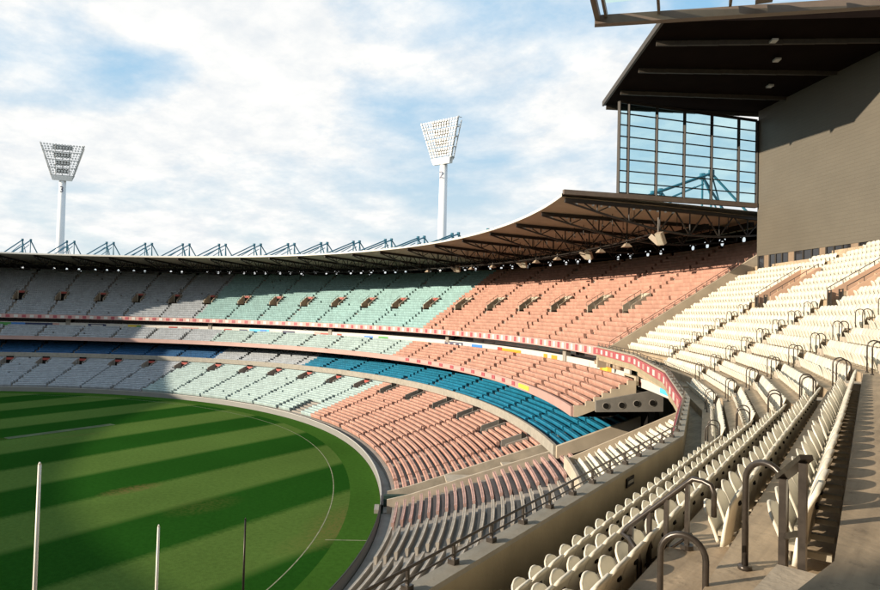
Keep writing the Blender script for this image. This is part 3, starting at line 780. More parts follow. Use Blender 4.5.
o = MB(); o.box(at(46.9, 9.5, 3.35), *axes(46.9), 1.45, 2.2, .1); o.build('roof_slab', 'concrete', rc)
o = MB(); o.box(at(46.9, 16.2, 4.8), *axes(46.9), 1.45, 2.6, .1); o.build('roof_slab', 'concrete', rc)
MT['dugout'] = mat('dugout_mesh', (0.02, 0.045, 0.035), 0.8, 0.4, 6)
o = MB(); o.box(at(47.9, 2.3, .72), *axes(47.9), .35, 1.7, .55); o.build('dugout_box', 'dugout', rc)
o = MB(); o.box(at(46.4, -.1, .2), *axes(46.4), 1.0, .25, .2); o.build('kerb', 'coping', rc)

# ================================================================== NEAR STAND
near = thing('grandstand_block', 'steep upper deck of cream seats with concrete parapet and dark clad rear wall', 'grandstand', tuple(at(20, 26, 0)))
AIS = [-13.0, -2.2, 11.0, 19.0, 27.1, 36.2, 47.0]
ND, NZ, NR, RD = 24.9, 16.65, 0.65, 1.02
def nd(k): return ND + k * RD
NROWS = 20
WA = Vector((98.05, 69.5, 0)); WB = Vector((110.4, 57.4, 0)); WD = (WB - WA).normalized(); WN = Vector((WD.y, -WD.x, 0))
if WN.dot(Vector((-WA.x, -WA.y, 0))) < 0: WN = -WN      # towards the field
def wall_gap(p): return (Vector((p.x, p.y, 0)) - WA).dot(WN)
def chord(i, d, z):
    return at(AIS[i], d, z), at(AIS[i + 1], d, z)
NV = {3: None, 4: 1, 5: 1}           # aisles with entry tunnels
VK0, VK1 = 10, 14
K0 = {0: 0, 1: 0, 2: 0, 3: 0, 4: 1, 5: 2}
WKZ = [16.2, 16.2, 16.2, 16.2, 16.75, 17.1, 17.1]
def tread_runs(k):
    """sections of row k as (i, t0, t1) along the chord of block i"""
    runs = []
    for i in range(len(AIS) - 1):
        if k < K0[i]: continue
        a, b2 = chord(i, nd(k + .5), 0); L = (b2 - a).length; t0, t1 = 0.0, 1.0
        if VK0 <= k < VK1:
            if i in (4, 5) : t0 = 1.35 / L
            if i + 1 in (4, 5): t1 = 1 - 1.35 / L
        runs.append((i, t0, t1))
    return runs
for k in range(NROWS):
    o = MB(); z = NZ + k * NR
    dA = nd(k)
    dB_ = nd(k + 1)
    for (i, t0, t1) in tread_runs(k):
        f0, f1 = chord(i, dA, 0); g0, g1 = chord(i, dB_, 0)
        q = [f0.lerp(f1, t0), f0.lerp(f1, t1), g0.lerp(g1, t1), g0.lerp(g1, t0)]
        if max(wall_gap(x) for x in q) < 0: continue
        lo = z - NR - .12
        o.hexa([Vector((x.x, x.y, lo)) for x in q] + [Vector((x.x, x.y, z)) for x in q])
    o.build('terrace_step', 'tread', near)
o = MB()
for i in range(len(AIS) - 1):
    f0, f1 = chord(i, 24.2, 0); g0, g1 = chord(i, nd(K0[i]), 0); zA, zB = WKZ[i], (WKZ[i] if i < 4 else WKZ[i])
    o.hexa([Vector((x.x, x.y, zA - .45)) for x in (f0, f1, g1, g0)] + [Vector((x.x, x.y, zA)) for x in (f0, f1, g1, g0)])
o.build('front_walkway', 'tread', near)
# half steps in the stair aisles
for j, s in enumerate(AIS[1:-1], 1):
    for k in range(NROWS - 1):
        if j in (4, 5) and VK0 - 1 <= k < VK1: continue
        if k < max(K0[j - 1], K0[j]) or (j == 1 and k > 4): continue
        c = at(s, nd(k + 1) - .26, NZ + k * NR + NR * .25)
        if wall_gap(c) < .8: continue
        o = MB(); o.box(c, *axes(s), .58, .257, NR * .25); o.build('aisle_step', 'concrete', near)

# seats --------------------------------------------------------------
def grid_shell(fn, nu, nw, t):
    V, Fq = [], []
    for side in (0, 1):
        for j in range(nw + 1):
            for i in range(nu + 1):
                V.append(fn(-1 + 2 * i / nu, j / nw, side * t))
    W = nu + 1; o = W * (nw + 1)
    for j in range(nw):
        for i in range(nu):
            a = j * W + i
            Fq.append((a, a + 1, a + W + 1, a + W)); Fq.append((o + a, o + a + W, o + a + W + 1, o + a + 1))
    for i in range(nu):
        Fq.append((i, o + i, o + i + 1, i + 1)); a = nw * W + i; Fq.append((a, a + 1, o + a + 1, o + a))
    for j in range(nw):
        a = j * W; Fq.append((a, a + W, o + a + W, o + a)); a = j * W + nu; Fq.append((a, o + a, o + a + W, a + W))
    return V, Fq
def f_back(u, w, t):
    c = max(0.0, (w - .74) / .26)
    hw = .314 * (1 - .10 * c ** 2.2)
    z = .07 + .76 * w - .05 * (abs(u) ** 3) * max(0, w - .6) * 2.5
    y = .20 + .07 * w + .08 * w ** 3 - .055 * u * u * (1 - .35 * w) + t * (1 + .45 * c)
    return (u * hw, y, z)
def f_pan(u, w, t):
    c = max(0.0, (w - .62) / .38)
    hw = .255 * (.86 + .14 * min(1, w / .6)) * math.sqrt(max(0.0, 1 - .84 * c ** 3.2))
    z = .10 + .47 * w - .012 * u * u
    y = .09 - .11 * w - .07 * w * w + .04 * u * u * (1 - .7 * w) - t * (1 - .4 * w)
    return (u * hw, y, z)
def shell_mesh(name, V, Fq, m):
    o = MB(); o.v = list(V); o.f = list(Fq); return o.mesh(name, MT[m], smooth=True)
bV, bF = grid_shell(f_back, 8, 8, .04); pV, pF = grid_shell(f_pan, 8, 12, .05)
back_me = shell_mesh('seat_back', bV, bF, 'seat'); pan_me = shell_mesh('seat_pan', pV, pF, 'seat')
o = MB()
o.box((0, .16, .12), (1, 0, 0), (0, 1, 0), (0, 0, 1), .03, .05, .12); o.box((0, .30, .12), (1, 0, 0), (0, 1, 0), (0, 0, 1), .04, .16, .03)
o.box((0, .14, .22), (1, 0, 0), (0, 1, 0), (0, 0, 1), .25, .035, .03)
brk_me = o.mesh('seat_bracket', MT['bracket'])
o = MB(); o.box((0, .330, .60), (1, 0, 0), (0, 1, .25), (0, -.25, 1), .055, .012, .022)
slot_me = o.mesh('hand_slot', MT['darkgap'])
# joined variant for the rows beyond
sb, sf = grid_shell(f_back, 4, 4, .03); pb_, pf_ = grid_shell(f_pan, 4, 6, .045)
HV = np.array(sb + pb_); HF = np.array([list(x) for x in sf] + [[y + len(sb) for y in x] for x in pf_])
slots = []
PITCH = .635
rs = random.Random(21)
for k in range(NROWS):
    d = nd(k + 1) - .55; z = NZ + k * NR
    for i in range(len(AIS) - 1):
        a, b2 = chord(i, d, z); v = b2 - a; L = v.length; v.normalize(); nn = Vector((v.y, -v.x, 0))
        m0 = .72; m1 = .72
        if i == len(AIS) - 2: m1 = .5
        if VK0 - 1 <= k < VK1:
            if i in (4, 5): m0 = 1.75
            if i + 1 in (4, 5): m1 = 1.75
        n = int((L - m0 - m1) / PITCH)
        for q in range(n):
            p = a + v * (m0 + (q + .5) * (L - m0 - m1) / n)
            if wall_gap(p) < 1.35: continue
            if k < K0[i] or (i == 0 and k >= 2): continue
            if i == 1 and (k >= 5 or (k == 3 and p.y < -.25) or (k == 4 and p.y < -2.15)): continue
            slots.append((p, v.copy(), nn.copy(), k, i))
cand = []
Mi = M.inverted()
for idx, (p, v, nn, k, i) in enumerate(slots):
    c = Mi @ (p + Vector((0, 0, .7)))
    if c.z > -1: continue
    x = 642.8 * c.x / -c.z + 440; y = 295 - 642.8 * c.y / -c.z
    if -20 < x < 900 and -10 < y < 612: cand.append((-c.z, idx))
cand.sort(); chosen = set(i for _, i in cand[:300])
ORD = ['first', 'second', 'third', 'fourth', 'fifth', 'sixth', 'seventh', 'eighth', 'ninth', 'tenth', 'eleventh', 'twelfth', 'thirteenth', 'fourteenth', 'fifteenth', 'sixteenth', 'seventeenth', 'eighteenth', 'nineteenth', 'twentieth']
BLK = {0: 'behind the sloping handrail', 1: 'beyond the sloping handrail', 2: 'one aisle past the handrail block', 3: 'two aisles past the handrail block', 4: 'three aisles past the handrail block', 5: 'against the divider wall'}
for idx in sorted(chosen):
    p, v, nn, k, i = slots[idx]
    t = thing('stadium_chair', f'cream tip-up seat, {ORD[k]} row above the concrete parapet, block {BLK[i]}', 'seat', tuple(p), math.atan2(v.y, v.x) + math.pi + rs.uniform(-.012, .012), f'seats in the {ORD[k]} row, block {BLK[i]}')
    for nm, me, tw in (('backrest', back_me, .008), ('seat_pan', pan_me, .03), ('bracket', brk_me, 0), ('hand_slot', slot_me, 0)):
        o = bpy.data.objects.new(nm, me); col.objects.link(o); o.parent = t
        o.rotation_euler = (rs.uniform(-tw, tw) - (.10 * rs.random() if nm == 'seat_pan' and rs.random() < .2 else 0), 0, 0)
# tangent runs with +S; local x = tangent, local y = outward normal (tangent rotated -90)
rest = [slots[i] for i in range(len(slots)) if i not in chosen]
def cloud2(name, L, label):
    pos = np.array([tuple(p) for p, *_ in L]); tan = np.array([(v.x, v.y) for _, v, *_ in L]); nor = np.array([(n_.x, n_.y) for _, _, n_, *_ in L])
    return seat_cloud(name, pos, tan, nor, 'seat_far', label, 'seats', HV, HF)
cloud2('cream_upper_seats', rest, 'farther rows of cream tip-up seats climbing the steep deck to the clad wall')

# parapet, coping, railing
PZ = [0, 0, 0, .12, .62, .98, 1.05]
def chordstrip(name, prof, m, parent, i0=0, i1=None, lift=False):
    o = MB(); i1 = len(AIS) - 1 if i1 is None else i1
    for i in range(i0, i1):
        n = len(prof); la, lb = (PZ[i], PZ[i + 1]) if lift else (0, 0)
        for j in range(n):
            (d_a, z_a), (d_b, z_b) = prof[j], prof[(j + 1) % n]
            ka, kb = (1.3 if z_a < 16 else 1), (1.3 if z_b < 16 else 1)
            a0, a1 = at(AIS[i], d_a, z_a + la * ka), at(AIS[i + 1], d_a, z_a + lb * ka); b0, b1 = at(AIS[i], d_b, z_b + la * kb), at(AIS[i + 1], d_b, z_b + lb * kb)
            o.quad(a0, a1, b1, b0)
    return o.build(name, m, parent)
chordstrip('parapet', [(23.95, 15.6), (23.95, 17.08), (24.26, 17.08), (24.26, 15.6)], 'parapet', near, lift=True)
chordstrip('coping', [(23.90, 17.08), (23.90, 17.18), (24.28, 17.18), (24.28, 17.08)], 'coping', near, lift=True)
railing = thing('parapet_railing', 'low dark two-bar metal railing bolted along the parapet coping', 'railing', tuple(at(3, 24.1, 17.18)))
for i in range(len(AIS) - 1):
    a, b2 = chord(i, 24.02, 17.18); a.z += PZ[i]; b2.z += PZ[i + 1]; L = (b2 - a).length; n = max(2, int(L / 1.36))
    for hgt, r_ in ((.35, .026), (.17, .018)):
        o = MB(); o.tube([a + Vector((0, 0, hgt)), b2 + Vector((0, 0, hgt))], r_, 8); o.build('rail', 'rail', railing, smooth=True)
    for q in range(n):
        p = a.lerp(b2, (q + .5) / n)
        o = MB(); o.beam(p, p + Vector((0, 0, .36)), .05, .05); o.box(p + Vector((0, 0, .045)), (1, 0, 0), (0, 1, 0), (0, 0, 1), .075, .075, .045); o.build('post', 'rail', railing)
# LED ribbon on the outer face
chordstrip('led_ribbon', [(23.78, 16.32), (23.78, 17.02), (23.94, 17.02), (23.94, 16.32)], 'pinkled', near, 2, lift=True)
for i in range(2, len(AIS) - 1):
    a, b2 = chord(i, 23.75, 16.67); a.z += PZ[i]; b2.z += PZ[i + 1]; L = (b2 - a).length; n = int(L / 1.9); v = (b2 - a).normalized(); nn = Vector((v.y, -v.x, 0)).normalized()
    for q in range(n):
        o = MB(); o.box(a.lerp(b2, (q + .5) / n), v, nn, v.cross(nn).normalized(), .36, .02, .22); o.build('ribbon_panel', 'whitepanel' if q % 3 else 'pinkpale', near)
# small number plate on the inner face of the parapet
a, b2 = chord(1, 24.29, 16.78); v = (b2 - a).normalized()
o = MB(); o.box(a.lerp(b2, .66), v, Vector((v.y, -v.x, 0)), (0, 0, 1), .34, .02, .13); pl = o.build('notice_plate', 'black', near)
o = MB(); o.box(a.lerp(b2, .66) + Vector((v.y, -v.x, 0)) * .022, v, Vector((v.y, -v.x, 0)), (0, 0, 1), .26, .006, .045); o.build('notice_print', 'coping', pl)
# underside of the near deck
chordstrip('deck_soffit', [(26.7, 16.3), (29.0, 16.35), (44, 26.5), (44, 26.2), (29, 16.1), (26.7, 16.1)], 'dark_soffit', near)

# divider wall between the two decks
o = MB(); sA = 47.05
for k in range(NROWS - 1):
    d_a, d_b = nd(k) - .8, nd(k + 1) - .8
    a, b2 = at(sA, d_a, 0), at(sA, d_b, 0); c, e = at(sA + .30, d_a, 0), at(sA + .30, d_b, 0)
    za, zb_ = NZ + (k - .84) * NR + 1.15, NZ + (k + .16) * NR + 1.15
    if wall_gap(b2) < -3.2: break
    o.hexa([Vector((x.x, x.y, 15.8 + k * NR)) for x in (a, c, e, b2)] + [Vector((a.x, a.y, za)), Vector((c.x, c.y, za)), Vector((e.x, e.y, zb_)), Vector((b2.x, b2.y, zb_))])
o.build('divider_wall', 'cream_wall', near)
o = MB(); n = 13
pr = []
for q in range(n):
    d = 25.5 + q * 1.25; p = at(sA + .15, d, NZ + (d - ND) / RD * NR + 1.12); pr.append(p)
    o.beam(p, p + Vector((0, 0, .55)), .05, .05)
o.tube([p + Vector((0, 0, .55)) for p in pr], .03, 6); o.tube([p + Vector((0, 0, .28)) for p in pr], .02, 6)
dr = thing('divider_railing', 'thin dark railing climbing along the top of the divider wall', 'railing', tuple(pr[0])); o.build('rail', 'rail', dr)

# entry tunnels of the near deck
for j in (4, 5):
    s = AIS[j]; d0, d1 = nd(VK0) + .02, nd(VK1) - .02; zf, zb_ = NZ + (VK0 - 1) * NR, NZ + (VK1 - 1) * NR
    b, nb = bn(s)
    v = vomitory(s, d0, d1, zf, zb_, .98, 'peach', rails=False, red=False, parent=near, h=1.2)
    for sg in (-1, 1):
        o = MB()
        p0 = at(s + sg * 1.05, d0, zf + 1.2); p1 = at(s + sg * 1.05, d1, zb_ + 1.2)
        o.tube([p0 + Vector((0, 0, .32)), p1 + Vector((0, 0, .32))], .03, 6)
        for q in range(5):
            pp = p0.lerp(p1, q / 4); o.beam(pp, pp + Vector((0, 0, .32)), .045, .045)
        o.build('guard_rail', 'rail', v)
        if True:
            gt = MB(); pc = at(s + sg * .62, d0 - .12, zf)
            ax, nn, uz = axes(s)
            for du in (-.28, .28): gt.beam(pc + ax * du, pc + ax * du + uz * 1.35, .09, .09)
            for hh in (.25, .75, 1.3): gt.beam(pc - ax * .28 + uz * hh, pc + ax * .28 + uz * hh, .05, .05)
            gt.box(pc + uz * .75, ax, nn, uz, .2, .02, .42)
            gt.build('gate', 'black', v)

# U-shaped hand rails, one each side of every stair aisle and every row
def u_rail_mesh(w, h, r_, n=12):
    o = MB(); pts = [(0, -w / 2, 0), (0, -w / 2, h - w / 2)]
    for q in range(1, n): an = math.pi * q / n; pts.append((0, -w / 2 * math.cos(an), h - w / 2 + w / 2 * math.sin(an)))
    pts += [(0, w / 2, h - w / 2), (0, w / 2, 0)]
    o.tube(pts, r_, 10)
    for y in (-w / 2, w / 2): o.tube([(0, y, 0), (0, y, .04)], r_ * 2.1, 10)
    return o.mesh('u_rail', MT['rail'], smooth=True)
um = u_rail_mesh(.42, 1.12, .024)
AN = {1: 'the aisle with the sloping handrail', 2: 'the first aisle beyond the sloping handrail', 3: 'the second aisle beyond the handrail', 4: 'the third aisle beyond the handrail', 5: 'the aisle nearest the divider wall'}
for j in range(1, 6):
    s = AIS[j]; rz = math.atan2(*[float(x) for x in bn(s)[1][::-1]]) - math.pi / 2
    for k in range(max(K0[j - 1], K0[j]), NROWS - 3):
        if j in (4, 5) and k >= VK0 - 1: continue
        if j == 1: continue
        for sg in (-1, 1):
            p = at(s, nd(k) + .40, NZ + k * NR) + axes(s)[0] * (sg * .60)
            if wall_gap(p) < 1.5: continue
            c = Mi @ p; x = 642.8 * c.x / -c.z + 440; y = 295 - 642.8 * c.y / -c.z
            if c.z > 0 or not (-30 < x < 920) or y > 800: continue
            o = link('hand_rail', um, None, tuple(p), label=f'dark U-shaped hand rail on {ORD[k]} row of {AN[j]}', category='handrail', group=f'hand rails on {ORD[k]} row of {AN[j]}')
            o.rotation_euler = (0, 0, rz)

# hand rails in the aisle by the camera
um2 = u_rail_mesh(.40, 1.06, .030)
for (x, y, k, lab) in ((113.52, -2.95, 3, 'dark U-shaped hand rail beside the sloping stair handrail'), (114.08, -2.36, 4, 'tall dark U-shaped hand rail beside the flat-topped handrail')):
    o = link('hand_rail', um2, None, (x, y, NZ + k * NR), label=lab, category='handrail', group='hand rails in the aisle by the sloping handrail'); o.rotation_euler = (0, 0, R(95 if k == 3 else 68))
hr = thing('stair_handrail', 'dark sloping stair handrail with close posts and looped ends', 'handrail', (112.77, -.24, NZ + 3 * NR))
A0 = Vector((112.77, -.24, 19.53)); A1 = Vector((111.93, -.55, 18.72))
o = MB()
dirx = (A0 - A1).normalized()
o.tube([A1 + Vector((.37, -.30, -1.0)), A1 + Vector((.37, -.30, -.24)), A1 + Vector((.32, -.26, -.10)), A1 + Vector((.16, -.13, -.02)), A1 + Vector((.03, -.03, -.02)), A1 + dirx * .10, A0 - dirx * .1, A0, A0 + Vector((.14, -.03, .0)), A0 + Vector((.25, -.06, -.03)), A0 + Vector((.29, -.07, -.12)), A0 + Vector((.29, -.07, -.42))], .036, 10)
o.build('top_bar', 'rail', hr, smooth=True)
o = MB(); o.tube([A1 + Vector((0, 0, -.68)), A0 + Vector((0, 0, -.72))], .02, 8); o.build('lower_bar', 'rail', hr, smooth=True)
for q, f in enumerate((.14, .40, .64, .93)):
    pt = A1.lerp(A0, f); kk = math.floor((27.1 + .85 * f - ND) / RD) if q < 3 else 3
    zfl = NZ + min(kk, 2) * NR if q < 3 else NZ + 3 * NR
    o = MB(); o.beam(Vector((pt.x, pt.y, zfl)), pt - Vector((0, 0, .01)), .07, .05)
    o.tube([(pt.x, pt.y, zfl), (pt.x, pt.y, zfl + .06)], .085, 12); o.build('post', 'rail', hr)
fr = thing('flat_handrail', 'dark flat-topped stair handrail on two broad posts', 'handrail', (114.46, -2.77, NZ + 4 * NR))
F0 = Vector((114.46, -2.77, 20.47)); F1 = Vector((114.26, -2.50, 20.25)); fd_ = (F0 - F1).normalized()
o = MB(); o.beam(F1 - fd_ * .04, F0 + fd_ * .06, .11, .045); o.build('top_bar', 'rail', fr)
o = MB(); o.beam(F1 - Vector((0, 0, .55)), F0 - Vector((0, 0, .62)), .03, .05); o.build('lower_bar', 'rail', fr)
for pt in (F0, F1):
    o = MB(); o.beam(Vector((pt.x, pt.y, NZ + 4 * NR)), pt - Vector((0, 0, .025)), .085, .06); o.box(Vector((pt.x, pt.y, NZ + 4 * NR + .02)), (1, 0, 0), (0, 1, 0), (0, 0, 1), .1, .1, .02); o.build('post', 'rail', fr)

# ---- rear wall, windows
wall = MB(); H0, H1 = 28.75, 45.2; WL = 62.0
def wp(u, z, off_=0.0): q = WA + WD * u + WN * off_; return Vector((q.x, q.y, z))
me = bpy.data.meshes.new('rear_wall')
me.from_pydata([tuple(wp(0, H0)), tuple(wp(WL, H0)), tuple(wp(WL, H1)), tuple(wp(0, H1)), tuple(wp(0, H0, -.6)), tuple(wp(WL, H0, -.6)), tuple(wp(WL, H1, -.6)), tuple(wp(0, H1, -.6))], [], [(0, 1, 2, 3), (4, 7, 6, 5), (0, 3, 7, 4), (1, 5, 6, 2), (3, 2, 6, 7), (0, 4, 5, 1)])
uv = me.uv_layers.new(name='UVMap')
for lp in me.loops:
    co = me.vertices[lp.vertex_index].co; uv.data[lp.index].uv = ((Vector((co.x, co.y, 0)) - WA).dot(WD), co.z)
me.materials.append(MT['cladding'])
rear = link('rear_wall', me, near)
o = MB(); o.hexa([wp(0, 24, -.5), wp(WL, 24, -.5), wp(WL, 24, -.2), wp(0, 24, -.2), wp(0, H0, -.5), wp(WL, H0, -.5), wp(WL, H0, -.2), wp(0, H0, -.2)]); o.build('window_backing', 'darkgap', rear)
u = .15; seq = [('darkglass', 1.1), ('bronze', .9), ('darkglass', 1.05), ('darkglass', 1.05), ('darkglass', 1.05), ('bronze', 1.0), ('darkglass', 1.25), ('darkglass', 1.25)]
k = 0
while u < 45:
    mname, wd = seq[k % len(seq)]; k += 1
    o = MB(); of = -.12 if mname == 'darkglass' else -.04
    o.hexa([wp(u + .04, 26.4, of - .05), wp(u + wd - .04, 26.4, of - .05), wp(u + wd - .04, 26.4, of), wp(u + .04, 26.4, of), wp(u + .04, H0 - .01, of - .05), wp(u + wd - .04, H0 - .01, of - .05), wp(u + wd - .04, H0 - .01, of), wp(u + .04, H0 - .01, of)])
    o.build('window_pane' if mname == 'darkglass' else 'window_panel', mname, rear)
    o = MB(); o.beam(wp(u, 26.4, -.05), wp(u, H0 - .005, -.05), .07, .12); o.build('mullion', 'black', rear)
    u += wd

# ---- high roof over the near deck
RS0, RS1 = 31.0, 47.2
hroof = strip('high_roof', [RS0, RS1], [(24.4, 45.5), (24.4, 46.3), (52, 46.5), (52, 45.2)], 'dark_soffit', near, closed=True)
strip('edge_beam', [RS0, RS1], [(24.15, 45.42), (24.15, 45.95), (24.38, 45.95), (24.38, 45.42)], 'steel', hroof, closed=True)
for s in (33.5, 38.2, 43.0, 46.9):
    o = MB()
    for q in range(8):
        da, db = 24.5 + q * 2.6, 24.5 + (q + 1) * 2.6
        o.beam(at(s, da, 45.15), at(s, db, 45.15 - .03), .22, .4)
    o.build('roof_beam', 'steel', hroof)
for (s, d) in ((36, 36.0), (40.5, 38.5), (33.2, 34)):
    o = MB(); o.box(at(s, d, 45.05), *axes(s), .35, .25, .08); o.build('soffit_lamp', 'headgrey', hroof)

# ---- glazed wind screen between low and high roof
GA = Vector((86.9, 57.0, 0)); GB = Vector((97.95, 69.35, 0)); GD = (GB - GA); GL = GD.length; GD.normalize(); GN = Vector((GD.y, -GD.x, 0))
scr = thing('glazed_wind_screen', 'tall glazed wind screen with dark grid frame between the two roofs', 'glass screen', (GA.x, GA.y, 34.7))
def gp(u, z, o_=0): q = GA + GD * u + GN * o_; return Vector((q.x, q.y, z))
def gtop(u): return 45.0 - .9 * u / GL
def gbot(u): return 34.95 - .35 * u / GL
us = [0, 1.1, 4.4, 7.7, 11.0, 14.3, GL]
nz = 8
for u in us[:-1] + [GL]:
    o = MB(); o.beam(gp(u, gbot(u)), gp(u, gtop(u)), .20, .30); o.build('mullion', 'frame', scr)
for j in range(nz + 1):
    o = MB(); f = j / nz
    o.beam(gp(0, gbot(0) + (gtop(0) - gbot(0)) * f), gp(GL, gbot(GL) + (gtop(GL) - gbot(GL)) * f), .14, .11 if 0 < j < nz else .3); o.build('transom', 'frame', scr)
for i in range(len(us) - 1):
    for j in range(nz):
        def zz(u, j): return gbot(u) + (gtop(u) - gbot(u)) * j / nz
        a, b2 = us[i] + .1, us[i + 1] - .1
        o = MB(); o.quad(gp(a, zz(a, j) + .05), gp(b2, zz(b2, j) + .05), gp(b2, zz(b2, j + 1) - .05), gp(a, zz(a, j + 1) - .05)); o.build('pane', 'glass', scr)
o = MB(); o.beam(gp(-6.2, 34.75), gp(GL, 34.45), .5, .5); o.build('sill_beam', 'edge', scr)

# ---- glazed canopy above the camera end
can = thing('glazed_canopy', 'glazed roof canopy on a brown edge beam overhead', 'canopy', tuple(at(21.2, 19, 40)))
o = MB(); o.beam(at(21.2, 18.6, 40.05), at(22.4, 44, 40.05), .5, .55); o.build('edge_beam', 'edge', can)
for i, d in enumerate((19.3, 22.4, 26.4, 28.2, 31.5, 35, 38.5)):
    o = MB(); o.beam(at(21.2, d, 40.3), at(12, d, 41.5), .16 if i != 3 else .9, .4); o.build('rafter', 'edge', can)
    if i < 6:
        d2 = (19.3, 22.4, 26.4, 28.2, 31.5, 35, 38.5)[i + 1]
        o = MB(); o.quad(at(20.6, d, 40.75), at(20.6, d2, 40.75), at(12, d2, 41.85), at(12, d, 41.85)); o.build('pane', 'frosted', can)
for s_, z_ in ((18.8, 40.75), (16.5, 41.05), (14.2, 41.35)):
    o = MB(); o.beam(at(s_, 18.8, z_), at(s_, 40, z_), .1, .12); o.build('purlin', 'edge', can)
o = MB(); o.beam(at(21.2, 18.8, 40.2), at(12, 18.8, 41.4), .3, .5); o.build('edge_beam', 'edge', can)

# ---- unseen roof and rear wall added over the camera end to cut sky light
lroof = strip('unseen_deck_roof', srange(-42, 11.8, 3), [(18.8, 41.4), (18.8, 42.0), (52, 42.4), (52, 41.4)], 'dark_soffit', near, closed=True)
strip('edge_beam', srange(-42, 11.8, 3), [(18.5, 41.3), (18.5, 42.0), (18.78, 42.0), (18.78, 41.3)], 'edge', lroof, closed=True)
strip('unseen_deck_rear_wall', srange(-42, 14, 3), [(46.5, 15), (46.5, 41.3), (46.9, 41.3), (46.9, 15)], 'cream_wall', near, closed=True)
# ---- lower levels of the near stand seen past the parapet
LT2 = dict(d0=1.6, z0=0.75, dep=0.85, rise=0.272, rows=22)
tier('lower_terrace', s0=-8, s1=race[0] - .1, parent=near, **LT2)
P, T, Nn, SS, KK = tier_seats(s0=-6, s1=race[0] - .3, aisles=(37.2, 29, 20.5), aw=0.65, **LT2)
sel = SS > 37.2; seat_cloud('pale_pink_seats', P[sel], T[sel], Nn[sel], 'palepink', 'block of pale pink seats between the entry race and a radial aisle', 'seats', LV * np.array([1, .62, 1]), LF)
sel = SS <= 37.2; seat_cloud('off_white_seats', P[sel], T[sel], Nn[sel], 'white', 'off white seats low beside the fence beneath the parapet railing', 'seats', LV * np.array([1, .62, 1]), LF)
strip('perimeter_path', srange(-8, race[0], 2), [(0.44, 0.02), (1.6, 0.02), (1.6, 0.75)], 'far_concrete', near)
WT = dict(d0=18.9, z0=7.2, dep=0.95, rise=0.43, rows=14)
tier('middle_terrace', s0=-8, s1=39.4, parent=near, m='concrete', **WT)
P, T, Nn, SS, KK = tier_seats(s0=0, s1=39.3, aisles=(31.0, 22), aw=.5, pitch=.52, **WT)
cream = [(Vector(p), Vector((t[0], t[1], 0)), Vector((n_[0], n_[1], 0))) for p, t, n_ in zip(P, T, Nn)]
cloud2('cream_middle_seats', cream, 'cream seats on the middle deck just below the parapet beside the blue seats')
strip('middle_fascia', srange(-8, 39.7), [(18.45, 6.7), (18.45, 7.95), (18.7, 7.95), (18.7, 7.2), (18.9, 7.2), (18.9, 6.7)], 'concrete', near, closed=True)
o = MB()
for q in range(13):
    da, db = 18.45 + q * .95, 18.45 + (q + 1) * .95; za, zb_ = 7.6 + q * .43, 7.6 + (q + 1) * .43
    o.hexa([at(39.5, da, 6.7 + q * .4), at(39.7, da, 6.7 + q * .4), at(39.7, db, 6.7 + q * .4 + .4), at(39.5, db, 6.7 + q * .4 + .4), at(39.5, da, za - .05), at(39.7, da, za - .05), at(39.7, db, zb_ - .05), at(39.5, db, zb_ - .05)])
o.build('end_wall', 'cream_wall', near)
# end wall of the blue deck
o = MB()
for q in range(10):
    da, db = 18.6 + q * .88, 18.6 + (q + 1) * .88; za, zb_ = 7.9 + q * .33, 7.9 + (q + 1) * .33
    o.hexa([at(43.3, da, 6.6 + q * .3), at(43.7, da, 6.6 + q * .3), at(43.7, db, 6.9 + q * .3), at(43.3, db, 6.9 + q * .3), at(43.3, da, za), at(43.7, da, za), at(43.7, db, zb_), at(43.3, db, zb_)])
o.build('end_wall', 'cream_wall', far)
# porthole beam
pb = MB(); sP = 41.45
pb.hexa([at(sP, 22.0, 11.9), at(sP + .3, 22.0, 11.9), at(sP + .3, 28.8, 12.1), at(sP, 28.8, 12.1), at(sP, 22.0, 13.0), at(sP + .3, 22.0, 13.0), at(sP + .3, 28.8, 14.4), at(sP, 28.8, 14.4)])
MT['shade_concrete'] = mat('shaded_beam_concrete', (0.15, 0.14, 0.125), 0.85, 0.2, 0.8)  # darker concrete colour stands in for shade on the beam
beam_o = pb.build('porthole_beam', 'shade_concrete', far)
axp, nnp, uzp = axes(sP)
for d, z in ((23.0, 12.55), (24.6, 12.65), (26.1, 12.85), (27.7, 12.95)):
    p = at(sP, d, z)
    o = MB(); o.tube([p + axp * .05, p - axp * .05], .35, 16); rim = o.build('porthole_rim', 'far_concrete', beam_o)
    o = MB(); o.tube([p + axp * .05, p - axp * .07], .30, 16); o.build('porthole', 'darkgap', beam_o)
# hospitality boxes: glass, white sign band, columns
strip('box_glazing', srange(12, 45.5, 2), [(27.4, 15.3), (26.6, 16.6), (26.6, 17.4)], 'boxglass', near)
sband = strip('sign_band', srange(14, 45.3, 2), [(26.75, 14.4), (26.75, 15.3), (27.0, 15.3), (27.0, 14.4)], 'whitepanel', near, closed=True)
strip('box_floor', srange(12, 47, 2), [(27.0, 14.41), (40, 14.41)], 'dark_soffit', near)
strip('rear_lining', srange(-8, 50, 3), [(36, 5), (36, 14.4)], 'darkgap', near)
for s, m_, w_ in ((43.3, 'red', 1.3), (36.6, 'cyan', .9), (32.6, 'cyan', 1.0)):
    strip('sign_print', srange(s - w_, s + w_, 1), [(26.70, 14.62), (26.70, 15.08), (26.74, 15.08), (26.74, 14.62)], m_, sband, closed=True)
for x, y in ((88.8, 66.2), (93.5, 58.5), (99, 49), (103.5, 38)):
    o = MB(); o.box((x, y, 11.2), *axes(40), .75, .6, 3.2); o.build('column', 'cream_wall', near)
